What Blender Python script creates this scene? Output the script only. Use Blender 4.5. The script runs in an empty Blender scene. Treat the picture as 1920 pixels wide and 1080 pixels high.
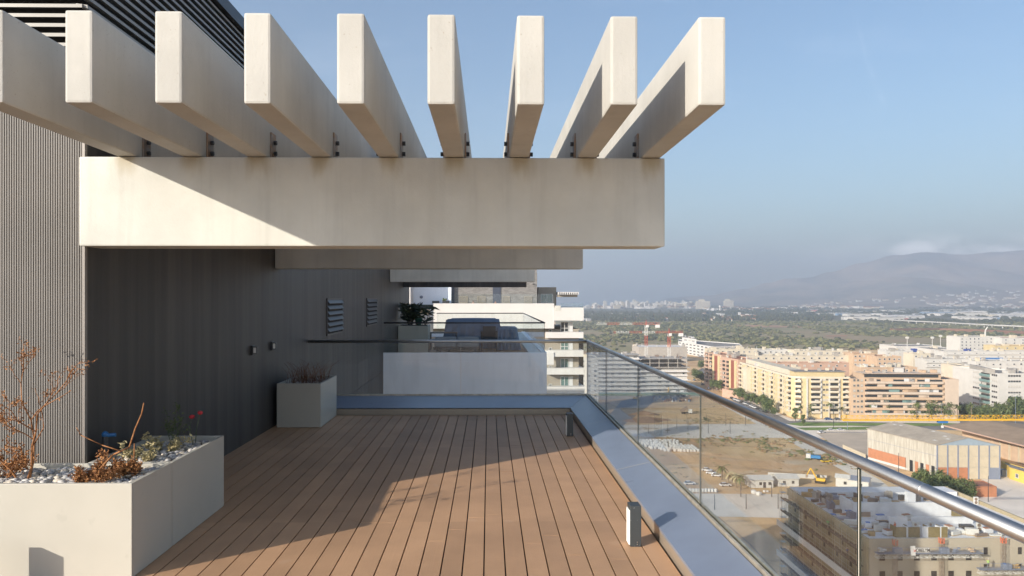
import bpy, bmesh, math, random
from mathutils import Vector, Matrix
from math import radians as R, sin, cos, pi, tan, atan2, sqrt, floor
S = bpy.context.scene
C = S.collection
# ------------------------------------------------------------------ camera
F = 1400.0            # focal length in photograph pixels
YAW = R(0.85)
PX, PY = 937.0, 558.0 # principal point
CAMZ = 1.8
cam = bpy.data.cameras.new('camera'); camo = bpy.data.objects.new('camera', cam); C.objects.link(camo)
camo.location = (0, 0, CAMZ); camo.rotation_euler = (pi/2, 0, -YAW)
cam.sensor_width = 36.0; cam.lens = 36.0*F/1920
cam.shift_x = (960-PX)/1920; cam.shift_y = (PY-540)/1920
cam.clip_start = 0.05; cam.clip_end = 60000
S.camera = camo
# ------------------------------------------------------------------ sky, sun, exposure
SUN_EL, SUN_HEAD = R(19.2), R(50.5)      # shadows point SUN_HEAD to the right of +Y
w = bpy.data.worlds.new("World"); S.world = w; w.use_nodes = True
nt = w.node_tree; N = nt.nodes; L = nt.links
bg = N['Background']; bg.inputs[1].default_value = 0.061
sky = N.new('ShaderNodeTexSky'); sky.sky_type = 'NISHITA'; sky.sun_disc = False
sky.sun_elevation = SUN_EL; sky.sun_rotation = SUN_HEAD+pi
sky.altitude = 0; sky.air_density = 1.2; sky.dust_density = 1.2; sky.ozone_density = 3.6
def mth(N, L, op, a, b=None, c=None, clamp=False):
    n = N.new('ShaderNodeMath'); n.operation = op; n.use_clamp = clamp
    for i, v in enumerate((a, b, c)):
        if v is None: continue
        if isinstance(v, (int, float)): n.inputs[i].default_value = v
        else: L.new(v, n.inputs[i])
    return n.outputs[0]
def smooth(N, L, v, a, b):
    n = N.new('ShaderNodeMapRange'); n.interpolation_type = 'SMOOTHSTEP'
    L.new(v, n.inputs[0]); n.inputs[1].default_value = a; n.inputs[2].default_value = b
    n.inputs[3].default_value = 0; n.inputs[4].default_value = 1
    return n.outputs[0]
def m_(*a, **k): return mth(N, L, *a, **k)
def s_(*a): return smooth(N, L, *a)
tc = N.new('ShaderNodeTexCoord'); sp = N.new('ShaderNodeSeparateXYZ'); L.new(tc.outputs['Generated'], sp.inputs[0])
ypos = m_('MAXIMUM', sp.outputs[1], 0.05)
u = m_('DIVIDE', sp.outputs[0], ypos); v = m_('DIVIDE', sp.outputs[2], ypos)
cmb = N.new('ShaderNodeCombineXYZ'); L.new(u, cmb.inputs[0]); L.new(v, cmb.inputs[1])
def noise(scale, detail, rough, sx=1, sy=1, off=0):
    mp = N.new('ShaderNodeMapping'); mp.inputs['Scale'].default_value = (sx, sy, 1); mp.inputs['Location'].default_value = (off, off*.7, 0)
    L.new(cmb.outputs[0], mp.inputs[0])
    n = N.new('ShaderNodeTexNoise'); n.inputs['Scale'].default_value = scale; n.inputs['Detail'].default_value = detail; n.inputs['Roughness'].default_value = rough
    L.new(mp.outputs[0], n.inputs[0]); return n.outputs[0]
n1 = noise(26, 6, .55, .55, 1.3); n2 = noise(9, 4, .6, .35, 1.6, 3.1)
# puff of cloud over the ridge (u .575, v .066) and the broken bank to its right
du = m_('DIVIDE', m_('SUBTRACT', u, .576), .046); dv = m_('DIVIDE', m_('SUBTRACT', v, .062), .021)
rr = m_('ADD', m_('MULTIPLY', du, du), m_('MULTIPLY', dv, dv))
puff = m_('MULTIPLY', s_(m_('ADD', m_('SUBTRACT', 1.0, rr), m_('MULTIPLY', m_('SUBTRACT', n1, .5), 1.6)), 0.0, 1.1), .75)
band = m_('MULTIPLY', s_(u, .45, .70), m_('MULTIPLY', s_(v, .040, .056), m_('SUBTRACT', 1.0, s_(v, .062, .092))))
bank = m_('MULTIPLY', band, m_('MULTIPLY', s_(m_('ADD', n1, m_('MULTIPLY', n2, .4)), .52, .86), .85))
low = m_('MULTIPLY', m_('MULTIPLY', s_(u, .33, .5), m_('MULTIPLY', s_(v, .035, .05), m_('SUBTRACT', 1.0, s_(v, .058, .075)))), m_('MULTIPLY', s_(n2, .4, .75), .45))
# thin high veil and the vapour trail
veil = m_('MULTIPLY', m_('MULTIPLY', s_(noise(5, 6, .62, .6, 2.2, 7.7), .50, .80), s_(v, .12, .3)), .03)
wob = m_('MULTIPLY', m_('SUBTRACT', noise(16, 3, .5, 1, 1, 1.3), .5), .012)
tl = m_('DIVIDE', m_('SUBTRACT', .384, v), .128, clamp=True)
lx = m_('ADD', .4935, m_('ADD', m_('MULTIPLY', tl, .028), m_('MULTIPLY', m_('MULTIPLY', tl, tl), .013)))
dl = m_('ABSOLUTE', m_('ADD', m_('SUBTRACT', u, lx), wob))
trail = m_('MULTIPLY', m_('SUBTRACT', 1.0, s_(dl, .0005, .0065)), m_('MULTIPLY', s_(v, .245, .275), m_('SUBTRACT', 1.0, s_(v, .37, .392))))
trail = m_('MULTIPLY', trail, m_('ADD', .006, m_('MULTIPLY', s_(noise(34, 3, .6, .7, .9, 5.0), .4, .66), .022)))
cl = m_('MAXIMUM', m_('MAXIMUM', puff, bank), m_('MAXIMUM', low, m_('MAXIMUM', veil, trail)))
cl = m_('MULTIPLY', cl, m_('GREATER_THAN', sp.outputs[1], .06))
mixc = N.new('ShaderNodeMix'); mixc.data_type = 'RGBA'
L.new(cl, mixc.inputs[0]); L.new(sky.outputs[0], mixc.inputs[6]); mixc.inputs[7].default_value = (20.0, 19.2, 18.8, 1)
L.new(mixc.outputs[2], bg.inputs[0])
sl = bpy.data.lights.new('sun', 'SUN'); sl.energy = 3.45; sl.angle = R(0.5); sl.color = (1.0, 0.91, 0.79)
so = bpy.data.objects.new('sun', sl); C.objects.link(so)
sd = Vector((sin(SUN_HEAD)*cos(SUN_EL), cos(SUN_HEAD)*cos(SUN_EL), -sin(SUN_EL)))
so.rotation_euler = sd.to_track_quat('-Z', 'Y').to_euler(); so.location = (-40, -40, 60)
S.view_settings.view_transform = 'Standard'; S.view_settings.look = 'None'; S.view_settings.gamma = 1
S.view_settings.exposure = 1.48
S.render.engine = 'CYCLES'
cy = S.cycles
cy.max_bounces = 10; cy.diffuse_bounces = 4; cy.glossy_bounces = 4; cy.transmission_bounces = 4; cy.transparent_max_bounces = 24; cy.volume_bounces = 1
cy.use_denoising = True
try: cy.denoiser = 'OPENIMAGEDENOISE'
except Exception: pass
cy.sample_clamp_indirect = 6
# ------------------------------------------------------------------ helpers
GZ = -70.0            # street level below the terrace
_d = Vector((sin(YAW), cos(YAW), 0)); _r = Vector((cos(YAW), -sin(YAW), 0))
def ray(px, py): return _d + _r*((px-PX)/F) + Vector((0, 0, -(py-PY)/F))
def W(px, py, Y):
    v = ray(px, py); return Vector((0, 0, CAMZ)) + v*(Y/v.y)
def G(px, py, z=GZ):
    v = ray(px, py); return Vector((0, 0, CAMZ)) + v*((z-CAMZ)/v.z)
def XA(px, Y): return W(px, 558, Y).x
def ZA(py, Y): return W(937, py, Y).z
PICK = random.Random(77)
class MB:
    """collects shapes and links them as one mesh object"""
    def __init__(s): s.v = []; s.f = []; s.m = []
    def add(s, vs, fs, m=0):
        o = len(s.v); s.v += [tuple(p) for p in vs]; s.f += [tuple(i+o for i in f) for f in fs]; s.m += [m]*len(fs)
    def box(s, x0, y0, z0, x1, y1, z1, m=0, b=0.0):
        if b: return s.bevbox(x0, y0, z0, x1, y1, z1, m, b)
        s.add([(x0,y0,z0),(x1,y0,z0),(x1,y1,z0),(x0,y1,z0),(x0,y0,z1),(x1,y0,z1),(x1,y1,z1),(x0,y1,z1)],
              [(0,3,2,1),(4,5,6,7),(0,1,5,4),(1,2,6,5),(2,3,7,6),(3,0,4,7)], m)
    def bevbox(s, x0, y0, z0, x1, y1, z1, m, b):
        bm = bmesh.new(); bmesh.ops.create_cube(bm, size=1)
        for v in bm.verts: v.co = ((x0+x1)/2+v.co.x*(x1-x0), (y0+y1)/2+v.co.y*(y1-y0), (z0+z1)/2+v.co.z*(z1-z0))
        bmesh.ops.bevel(bm, geom=bm.edges[:], offset=b, segments=2, affect='EDGES', profile=.6)
        s.bm(bm, m)
    def bm(s, bm, m=0):
        bm.verts.index_update(); s.add([v.co.copy() for v in bm.verts], [[v.index for v in f.verts] for f in bm.faces], m); bm.free()
    def obox(s, c, ax, ay, hx, hy, z0, z1, m=0):
        """box with plan axes ax, ay (unit 2D), half sizes hx, hy"""
        P = [(c[0]+ax[0]*i*hx+ay[0]*j*hy, c[1]+ax[1]*i*hx+ay[1]*j*hy) for i, j in ((-1,-1),(1,-1),(1,1),(-1,1))]
        s.prism(P, z0, z1, m)
    def prism(s, P, z0, z1, m=0, mt=None):
        n = len(P)
        a = sum(P[i][0]*P[(i+1)%n][1]-P[(i+1)%n][0]*P[i][1] for i in range(n))
        if a < 0: P = P[::-1]
        vs = [(p[0],p[1],z0) for p in P]+[(p[0],p[1],z1) for p in P]
        s.add(vs, [(i,(i+1)%n,(i+1)%n+n,i+n) for i in range(n)]+[tuple(range(n-1,-1,-1))], m)
        s.add(vs, [tuple(range(n, 2*n))], m if mt is None else mt)
    def extr(s, P, axis, a0, a1, m=0):
        """outline P in a plane across axis ('x' or 'y'), drawn out from a0 to a1"""
        n = len(P)
        if axis == 'x': vs = [(a0,p[0],p[1]) for p in P]+[(a1,p[0],p[1]) for p in P]
        else: vs = [(p[0],a0,p[1]) for p in P]+[(p[0],a1,p[1]) for p in P]
        s.add(vs, [(i,(i+1)%n,(i+1)%n+n,i+n) for i in range(n)]+[tuple(range(n-1,-1,-1)), tuple(range(n,2*n))], m)
    def tube(s, p0, p1, r0, r1=None, n=8, m=0, cap=True):
        r1 = r0 if r1 is None else r1
        p0 = Vector(p0); p1 = Vector(p1); d = (p1-p0)
        if d.length < 1e-7: return
        d.normalize(); a = d.orthogonal().normalized(); b = d.cross(a)
        vs = [p0+(a*cos(2*pi*i/n)+b*sin(2*pi*i/n))*r0 for i in range(n)]+[p1+(a*cos(2*pi*i/n)+b*sin(2*pi*i/n))*r1 for i in range(n)]
        fs = [(i,(i+1)%n,(i+1)%n+n,i+n) for i in range(n)]
        if cap: fs += [tuple(range(n-1,-1,-1)), tuple(range(n,2*n))]
        s.add(vs, fs, m)
    def path(s, pts, r0, r1=None, n=6, m=0):
        r1 = r0 if r1 is None else r1; k = len(pts)-1
        for i in range(k): s.tube(pts[i], pts[i+1], r0+(r1-r0)*i/k, r0+(r1-r0)*(i+1)/k, n, m)
    def lathe(s, c, prof, n=12, m=0):
        vs = []; fs = []
        for r, z in prof: vs += [(c[0]+r*cos(2*pi*i/n), c[1]+r*sin(2*pi*i/n), c[2]+z) for i in range(n)]
        for k in range(len(prof)-1): fs += [(k*n+i, k*n+(i+1)%n, (k+1)*n+(i+1)%n, (k+1)*n+i) for i in range(n)]
        fs += [tuple(range(n-1,-1,-1)), tuple(range((len(prof)-1)*n, len(prof)*n))]
        s.add(vs, fs, m)
    def blob(s, c, r, sub=1, jit=.25, m=0, rnd=random, flat=1.0):
        bm = bmesh.new(); bmesh.ops.create_icosphere(bm, subdivisions=sub, radius=1)
        rx, ry, rz = r if hasattr(r, '__len__') else (r, r, r*flat)
        for v in bm.verts:
            k = 1+rnd.uniform(-jit, jit); v.co = (c[0]+v.co.x*rx*k, c[1]+v.co.y*ry*k, c[2]+v.co.z*rz*k)
        s.bm(bm, m)
    def quad(s, a, b, c, d, m=0): s.add([a,b,c,d], [(0,1,2,3)], m)
    def mesh(s, name, mats, smooth=False):
        me = bpy.data.meshes.new(name); me.from_pydata(s.v, [], s.f)
        for mt in (mats if isinstance(mats, (list, tuple)) else [mats]): me.materials.append(mt)
        me.polygons.foreach_set('material_index', s.m)
        if smooth: me.polygons.foreach_set('use_smooth', [True]*len(me.polygons))
        me.update(); return me
    def build(s, name, mats, parent=None, smooth=False, loc=None, rz=0, label=None):
        return put(name, s.mesh(name, mats, smooth), parent, loc, rz, label)
def put(name, me, parent=None, loc=None, rz=0, label=None):
    if isinstance(me, list): me = PICK.choice(me)
    o = bpy.data.objects.new(name, me); C.objects.link(o)
    if parent: o.parent = parent
    if loc is not None: o.location = loc
    if rz: o.rotation_euler = (0, 0, rz)
    if label: o['label'] = label
    return o
def tag(o, label, cat, group=None):
    o['label'] = label; o['category'] = cat
    if group: o['group'] = group
    return o
def thing(name, label, cat, loc=(0,0,0), rz=0, group=None):
    o = bpy.data.objects.new(name, None); C.objects.link(o); o.location = loc; o.rotation_euler = (0,0,rz); o.empty_display_size = .2
    return tag(o, label, cat, group)
def struct(o, kind='structure'): o['kind'] = kind; return o
def dup(root, loc, rz=0, label=None, group=None, sc=None):
    r = root.copy(); C.objects.link(r); r.location = loc; r.rotation_euler = (0,0,rz)
    if sc: r.scale = sc if hasattr(sc, '__len__') else (sc,)*3
    if label: r['label'] = label
    if group: r['group'] = group
    for ch in list(root.children):
        c = ch.copy(); C.objects.link(c); c.parent = r
        for g in ch.children:
            d = g.copy(); C.objects.link(d); d.parent = c
    return r
# ------------------------------------------------------------------ materials
def mat(name, col, rough=.6, metal=0, var=.0, scale=1.0, col2=None, bump=0, bscale=40, streak=0, spec=.5, detail=5, sz=1.0, spots=0, spotscale=30, spotcol=(.1,.08,.06)):
    """principled surface whose own colour varies by noise (blotches), vertical streaks and small pits"""
    m = bpy.data.materials.new(name); m.use_nodes = True
    N = m.node_tree.nodes; L = m.node_tree.links; b = N['Principled BSDF']
    b.inputs['Roughness'].default_value = rough; b.inputs['Metallic'].default_value = metal; b.inputs['Specular IOR Level'].default_value = spec
    c = (*col, 1)
    if not (var or col2 or streak or bump or spots): b.inputs['Base Color'].default_value = c; return m
    tc = N.new('ShaderNodeTexCoord')
    def nz(sc, mp=None, det=detail, rg=.6):
        n = N.new('ShaderNodeTexNoise'); n.inputs['Scale'].default_value = sc; n.inputs['Detail'].default_value = det; n.inputs['Roughness'].default_value = rg
        if mp:
            k = N.new('ShaderNodeMapping'); k.inputs['Scale'].default_value = mp; L.new(tc.outputs['Object'], k.inputs[0]); L.new(k.outputs[0], n.inputs[0])
        else: L.new(tc.outputs['Object'], n.inputs[0])
        return n.outputs[0]
    def mix(f, a, bb):
        x = N.new('ShaderNodeMix'); x.data_type = 'RGBA'; L.new(f, x.inputs[0])
        for i, q in ((6, a), (7, bb)):
            if isinstance(q, tuple): x.inputs[i].default_value = q
            else: L.new(q, x.inputs[i])
        return x.outputs[2]
    cur = c
    if var or col2:
        c2 = (*col2, 1) if col2 else tuple(k*(1-var) for k in col)+(1,)
        cur = mix(smooth(N, L, nz(scale, (1,1,sz)), .32, .68), cur, c2)
    if streak:
        f = mth(N, L, 'MULTIPLY', smooth(N, L, nz(1.0, (9, 9, .55), 4), .45, .8), streak)
        cur = mix(f, cur, tuple(k*.55 for k in col)+(1,))
    if spots:
        f = mth(N, L, 'MULTIPLY', smooth(N, L, nz(spotscale, None, 2, .5), .69, .74), spots)
        cur = mix(f, cur, (*spotcol, 1))
    if isinstance(cur, tuple): b.inputs['Base Color'].default_value = cur
    else: L.new(cur, b.inputs['Base Color'])
    if bump:
        bp = N.new('ShaderNodeBump'); bp.inputs['Strength'].default_value = bump; bp.inputs['Distance'].default_value = .02
        L.new(nz(bscale), bp.inputs['Height']); L.new(bp.outputs[0], b.inputs['Normal'])
    return m
def glassmat(name, tint=(.95,.98,.97), f0=.05, rough=0.0, gain=1.0, dirt=.05):
    m = bpy.data.materials.new(name); m.use_nodes = True; N = m.node_tree.nodes; L = m.node_tree.links
    N.remove(N['Principled BSDF']); out = N['Material Output']
    g = N.new('ShaderNodeNewGeometry'); vd = N.new('ShaderNodeVectorMath'); vd.operation = 'DOT_PRODUCT'
    L.new(g.outputs['Incoming'], vd.inputs[0]); L.new(g.outputs['Normal'], vd.inputs[1])
    k = mth(N, L, 'POWER', mth(N, L, 'SUBTRACT', 1.0, mth(N, L, 'ABSOLUTE', vd.outputs['Value'])), 5.0)
    fr = mth(N, L, 'ADD', f0, mth(N, L, 'MULTIPLY', k, gain*(1-f0)), clamp=True)
    t = N.new('ShaderNodeBsdfTransparent'); t.inputs[0].default_value = (*tint, 1)
    gl = N.new('ShaderNodeBsdfGlossy'); gl.inputs['Roughness'].default_value = rough; gl.inputs['Color'].default_value = (.95,.97,1,1)
    tc = N.new('ShaderNodeTexCoord'); mp = N.new('ShaderNodeMapping'); mp.inputs['Scale'].default_value = (3,3,.9); L.new(tc.outputs['Object'], mp.inputs[0])
    nz = N.new('ShaderNodeTexNoise'); nz.inputs['Scale'].default_value = 1.6; nz.inputs['Detail'].default_value = 7; L.new(mp.outputs[0], nz.inputs[0])
    df = N.new('ShaderNodeBsdfDiffuse'); df.inputs[0].default_value = (.55,.54,.52,1); md = N.new('ShaderNodeMixShader'); L.new(mth(N, L, 'MULTIPLY', smooth(N, L, nz.outputs[0], .42, .8), dirt), md.inputs[0]); L.new(t.outputs[0], md.inputs[1]); L.new(df.outputs[0], md.inputs[2]); t = md
    mx = N.new('ShaderNodeMixShader'); L.new(fr, mx.inputs[0]); L.new(t.outputs[0], mx.inputs[1]); L.new(gl.outputs[0], mx.inputs[2]); L.new(mx.outputs[0], out.inputs[0])
    return m
K = {}
K['concrete'] = mat('cream_concrete', (.50,.487,.447), .75, var=.14, scale=1.6, bump=.10, bscale=55, streak=.20, spots=.6, spotscale=60, spotcol=(.30,.25,.20))
K['beam'] = mat('pale_concrete', (.60,.595,.54), .75, var=.17, scale=1.1, bump=.10, bscale=55, streak=.30, spots=.35, spotscale=70, spotcol=(.34,.28,.2))
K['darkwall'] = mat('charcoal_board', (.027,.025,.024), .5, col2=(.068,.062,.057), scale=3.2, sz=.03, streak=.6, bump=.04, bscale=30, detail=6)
K['rib'] = mat('ribbed_grey_board', (.185,.172,.158), .6, var=.10, scale=3, streak=.2)
K['trim'] = mat('pale_metal_trim', (.24,.22,.20), .4, metal=.3)
K['slat'] = mat('aluminium_slat', (.27,.26,.24), .45, metal=.1, var=.06, scale=4)
K['black'] = mat('black_gap', (.012,.012,.013), .8)
K['darkmetal'] = mat('charcoal_metal', (.05,.053,.058), .4, metal=.4)
K['planter'] = mat('white_planter_paint', (.455,.435,.375), .45, var=.06, scale=2.0, bump=.02, bscale=80, spots=.2, spotscale=9, spotcol=(.33,.31,.27))
K['soil'] = mat('dark_soil', (.045,.033,.025), .95, var=.4, scale=25, bump=.6, bscale=60)
K['steel'] = mat('brushed_steel', (.55,.53,.50), .33, metal=1.0, var=.1, scale=6)
K['zinc'] = mat('grey_coping_sheet', (.21,.245,.32), .33, metal=.15, var=.10, scale=2.2, spots=.55, spotscale=4.2, spotcol=(.15,.17,.22))
K['channel'] = mat('glass_base_channel', (.58,.52,.42), .45, metal=.5, var=.3, scale=14)  # golden tint of reflected warm light put into the channel colour
K['ventmetal'] = mat('grey_vent_metal', (.10,.098,.095), .45, metal=.3)
K['blueshade_white'] = mat('white_panel_blue_shade', (.75,.81,.90), .5, var=.05, scale=.5, streak=.08)  # white walls with the bluish shade of the sky put into the colour
K['glass'] = glassmat('balustrade_glass', (.955,.978,.972), .035)
K['glassedge'] = mat('green_glass_edge', (.012,.022,.02), .3)
K['fascia'] = mat('fascia_deck_reflection', (.36,.31,.25), .35, metal=.4)  # golden brown of the reflected deck put into the fascia colour
K['seal'] = mat('pale_joint_seal', (.60,.56,.48), .6)
K['lens'] = mat('white_diffuser', (.85,.84,.80), .5)
K['rust'] = mat('weathered_steel_plate', (.30,.29,.28), .5, metal=.6, col2=(.33,.19,.10), scale=9)
K['white'] = mat('white_render', (.80,.79,.77), .6, var=.05, scale=.6, streak=.10)
K['twig'] = mat('dry_brown_twig', (.36,.155,.055), .8, var=.4, scale=20)
K['dryleaf'] = mat('dry_leaf', (.40,.19,.065), .8, col2=(.20,.08,.03), scale=30)
K['straw'] = mat('straw_leaf', (.50,.42,.22), .8, var=.4, scale=30)
K['leaf'] = mat('dark_green_leaf', (.035,.06,.02), .55, col2=(.09,.11,.035), scale=18)
K['red'] = mat('red_petal', (.40,.02,.03), .6)

def add_drips(m, x0, pitch, ztop):
    """brown run-off stains on the beam below each joist: their own blotchy shape, fading down the face"""
    N = m.node_tree.nodes; L = m.node_tree.links; b = N['Principled BSDF']; tc = N.new('ShaderNodeTexCoord'); sp = N.new('ShaderNodeSeparateXYZ'); L.new(tc.outputs['Object'], sp.inputs[0])
    f = mth(N, L, 'ABSOLUTE', mth(N, L, 'SUBTRACT', mth(N, L, 'FRACT', mth(N, L, 'ADD', mth(N, L, 'DIVIDE', mth(N, L, 'SUBTRACT', sp.outputs[0], x0), pitch), 20.5)), .5))
    n = N.new('ShaderNodeTexNoise'); n.inputs['Scale'].default_value = 7; n.inputs['Detail'].default_value = 5
    mp = N.new('ShaderNodeMapping'); mp.inputs['Scale'].default_value = (1.6,1,.35); L.new(tc.outputs['Object'], mp.inputs[0]); L.new(mp.outputs[0], n.inputs[0])
    wdt = mth(N, L, 'ADD', f, mth(N, L, 'MULTIPLY', mth(N, L, 'SUBTRACT', n.outputs[0], .5), .30))
    k = mth(N, L, 'SUBTRACT', 1.0, smooth(N, L, wdt, .06, .26))
    dz = mth(N, L, 'ADD', mth(N, L, 'SUBTRACT', ztop, sp.outputs[2]), mth(N, L, 'MULTIPLY', mth(N, L, 'SUBTRACT', n.outputs[0], .5), .28))
    k = mth(N, L, 'MULTIPLY', mth(N, L, 'MULTIPLY', k, mth(N, L, 'SUBTRACT', 1.0, smooth(N, L, dz, .0, .19))), .62)
    x = N.new('ShaderNodeMix'); x.data_type = 'RGBA'; L.new(k, x.inputs[0]); L.new(b.inputs['Base Color'].links[0].from_socket, x.inputs[6]); x.inputs[7].default_value = (.33,.27,.16,1); L.new(x.outputs[2], b.inputs['Base Color'])
# ------------------------------------------------------------------ wood-plastic deck
def deckmat():
    m = mat('brown_decking', (.475,.283,.158), .62, var=.16, scale=1.4, spots=.22, spotscale=2.6, spotcol=(.5,.36,.26))
    N = m.node_tree.nodes; L = m.node_tree.links; b = N['Principled BSDF']
    # fine grooves along the board
    tc = N.new('ShaderNodeTexCoord'); mp = N.new('ShaderNodeMapping'); mp.inputs['Scale'].default_value = (90, 1.2, 1)
    L.new(tc.outputs['Object'], mp.inputs[0]); n = N.new('ShaderNodeTexNoise'); n.inputs['Scale'].default_value = 1; n.inputs['Detail'].default_value = 3
    L.new(mp.outputs[0], n.inputs[0]); bp = N.new('ShaderNodeBump'); bp.inputs['Strength'].default_value = .25; bp.inputs['Distance'].default_value = .004
    L.new(n.outputs[0], bp.inputs['Height']); L.new(bp.outputs[0], b.inputs['Normal'])
    # every board its own shade
    at = N.new('ShaderNodeSeparateXYZ'); L.new(tc.outputs['Object'], at.inputs[0])
    wn = N.new('ShaderNodeTexWhiteNoise'); wn.noise_dimensions = '2D'
    cx = N.new('ShaderNodeCombineXYZ')
    L.new(mth(N, L, 'FLOOR', mth(N, L, 'DIVIDE', mth(N, L, 'ADD', at.outputs[0], 20*PITCH+BOFF), PITCH)), cx.inputs[0])
    L.new(mth(N, L, 'FLOOR', mth(N, L, 'DIVIDE', at.outputs[1], 3.0)), cx.inputs[1]); L.new(cx.outputs[0], wn.inputs[0])
    old = b.inputs['Base Color'].links[0].from_socket
    hs = N.new('ShaderNodeHueSaturation'); L.new(old, hs.inputs['Color'])
    L.new(mth(N, L, 'ADD', .87, mth(N, L, 'MULTIPLY', wn.outputs[0], .24)), hs.inputs['Value']); L.new(hs.outputs[0], b.inputs['Base Color'])
    return m
PITCH = 0.1425; BOFF = 0.027
K['deck'] = deckmat()
XW = -3.0; YC = 5.6; XR = 1.64; YF = 12.4
rnd = random.Random(4)
d = MB()
x = -BOFF - 24*PITCH
while x < 1.30:
    x1 = min(x+PITCH-.0095, 1.265)
    if x1-x > .02:
        y = -11.5 + rnd.uniform(-2.6, 0)
        while y < 11.46:
            y1 = min(y+3.6, 11.46)
            d.box(x, y, -.025, x1, y1-.006, 0, 0, .0)
            y = y1
    x += PITCH
struct(d.build('deck_floor', K['deck']))
d = MB(); d.box(-30, -12, -.30, 1.255, 11.9, -.06)
struct(d.build('deck_underlay', K['black']))
# ------------------------------------------------------------------ parapet with sloping metal coping
pr = thing('roof_parapet', 'low parapet round the deck with grey sheet metal coping sloping up to the glass', 'parapet')
ZI, ZO = .10, .178
d = MB()
seams = [-11.5, -1.5, 1.4, 3.0, 7.35, 9.9, 11.5]
for a, b in zip(seams[:-1], seams[1:]):
    if b < 11.4:
        d.extr([(1.262,ZI),(1.60,ZO),(1.60,ZO-.02),(1.262,ZI-.02)], 'y', a+.003, b-.003)
# last piece is mitred
d.add([(1.262,9.903,ZI),(1.262,11.5,ZI),(1.60,12.36,ZO),(1.60,9.903,ZO)], [(3,2,1,0)])
d.add([(1.262,9.903,ZI-.02),(1.262,11.5,ZI-.02),(1.60,12.36,ZO-.02),(1.60,9.903,ZO-.02)], [(0,1,2,3)])
d.build('coping_sheet', K['zinc'], pr)
d = MB()
for a, b in ((-3.0, -.68), (-.68, 1.259)):
    d.add([(a,11.503,ZI),(b,11.503,ZI),(b if b<1 else 1.597,12.36,ZO),(a,12.36,ZO)], [(0,1,2,3)])
d.build('coping_sheet', K['zinc'], pr)
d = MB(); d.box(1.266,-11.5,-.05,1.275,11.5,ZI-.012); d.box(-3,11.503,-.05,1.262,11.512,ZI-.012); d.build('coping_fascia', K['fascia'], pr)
for b in (1.4, 3.0, 7.35, 9.9): d = MB(); d.add([(1.262,b-.004,ZI+.0015),(1.262,b+.004,ZI+.0015),(1.60,b+.004,ZO+.0015),(1.60,b-.004,ZO+.0015)], [(3,2,1,0)]); d.build('joint_sealant', K['seal'], pr)
d = MB(); d.box(1.278,-11.5,-1.2,1.60,12.35,ZI-.03); d.box(-3,11.52,-1.2,1.27,12.35,ZI-.03); d.build('wall_core', K['white'], pr)
# ------------------------------------------------------------------ glass balustrade
def balustrade(name, label, runs, rail, zr, zb, mat_rail, rr=.026, chan=True):
    """runs: list of ((x0,y0),(x1,y1)) glass panels; rail: polyline"""
    t = thing(name, label, 'balustrade')
    for (p, q) in runs:
        dx, dy = q[0]-p[0], q[1]-p[1]; Ln = sqrt(dx*dx+dy*dy); ax = (dx/Ln, dy/Ln); ay = (-ax[1], ax[0])
        d = MB(); g = .008; c = ((p[0]+q[0])/2, (p[1]+q[1])/2); hx = Ln/2-g; hy = .005
        d.obox(c, ax, ay, hx, hy, zb, zr-.03, 0)
        # ends get the green edge
        for k in range(len(d.f)):
            vs = [d.v[i] for i in d.f[k]]
            if k in (1, 3) : d.m[k] = 1
        d.build('glass_panel', [K['glass'], K['glassedge']], t)
        if Ln > 1.5 and rr > .024: d = MB(); d.obox((q[0]-ax[0]*.002,q[1]-ax[1]*.002), ax, ay, .003, .004, zb+.04, zr-.06); d.build('joint_seal', K['seal'], t)
    d = MB()
    for a, b in zip(rail[:-1], rail[1:]): d.tube((*a, zr-rr), (*b, zr-rr), rr, n=20)
    if rr > .024:
        for yj in (2.78, 7.7): d.tube((rail[0][0],yj,zr-rr),(rail[0][0],yj+.004,zr-rr), rr+.0012, n=20)
    for a in rail[1:-1]: d.blob((*a, zr-rr), rr, 2, 0)
    d.build('handrail', mat_rail, t, smooth=True)
    if chan:
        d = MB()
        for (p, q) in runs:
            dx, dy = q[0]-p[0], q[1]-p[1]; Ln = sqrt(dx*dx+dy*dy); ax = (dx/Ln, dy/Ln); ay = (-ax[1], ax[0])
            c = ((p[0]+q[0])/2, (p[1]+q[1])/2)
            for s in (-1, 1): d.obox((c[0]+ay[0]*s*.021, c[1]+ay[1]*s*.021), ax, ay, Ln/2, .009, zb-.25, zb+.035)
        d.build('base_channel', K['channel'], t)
    return t
ys = [.85, 3.28, 5.76, 8.17, 10.40, YF]
xs = [XW+.02, -2.6, -.46, XR]
runs = [((XR, a), (XR, b)) for a, b in zip(ys[:-1], ys[1:])]+[((a, YF), (b, YF)) for a, b in zip(xs[:-1], xs[1:])]
balustrade('glass_balustrade', 'clear glass balustrade with round steel handrail along the near deck edge', runs, [(XR, .5), (XR, YF), (XW+.01, YF)], 1.10, .165, K['steel'])
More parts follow.
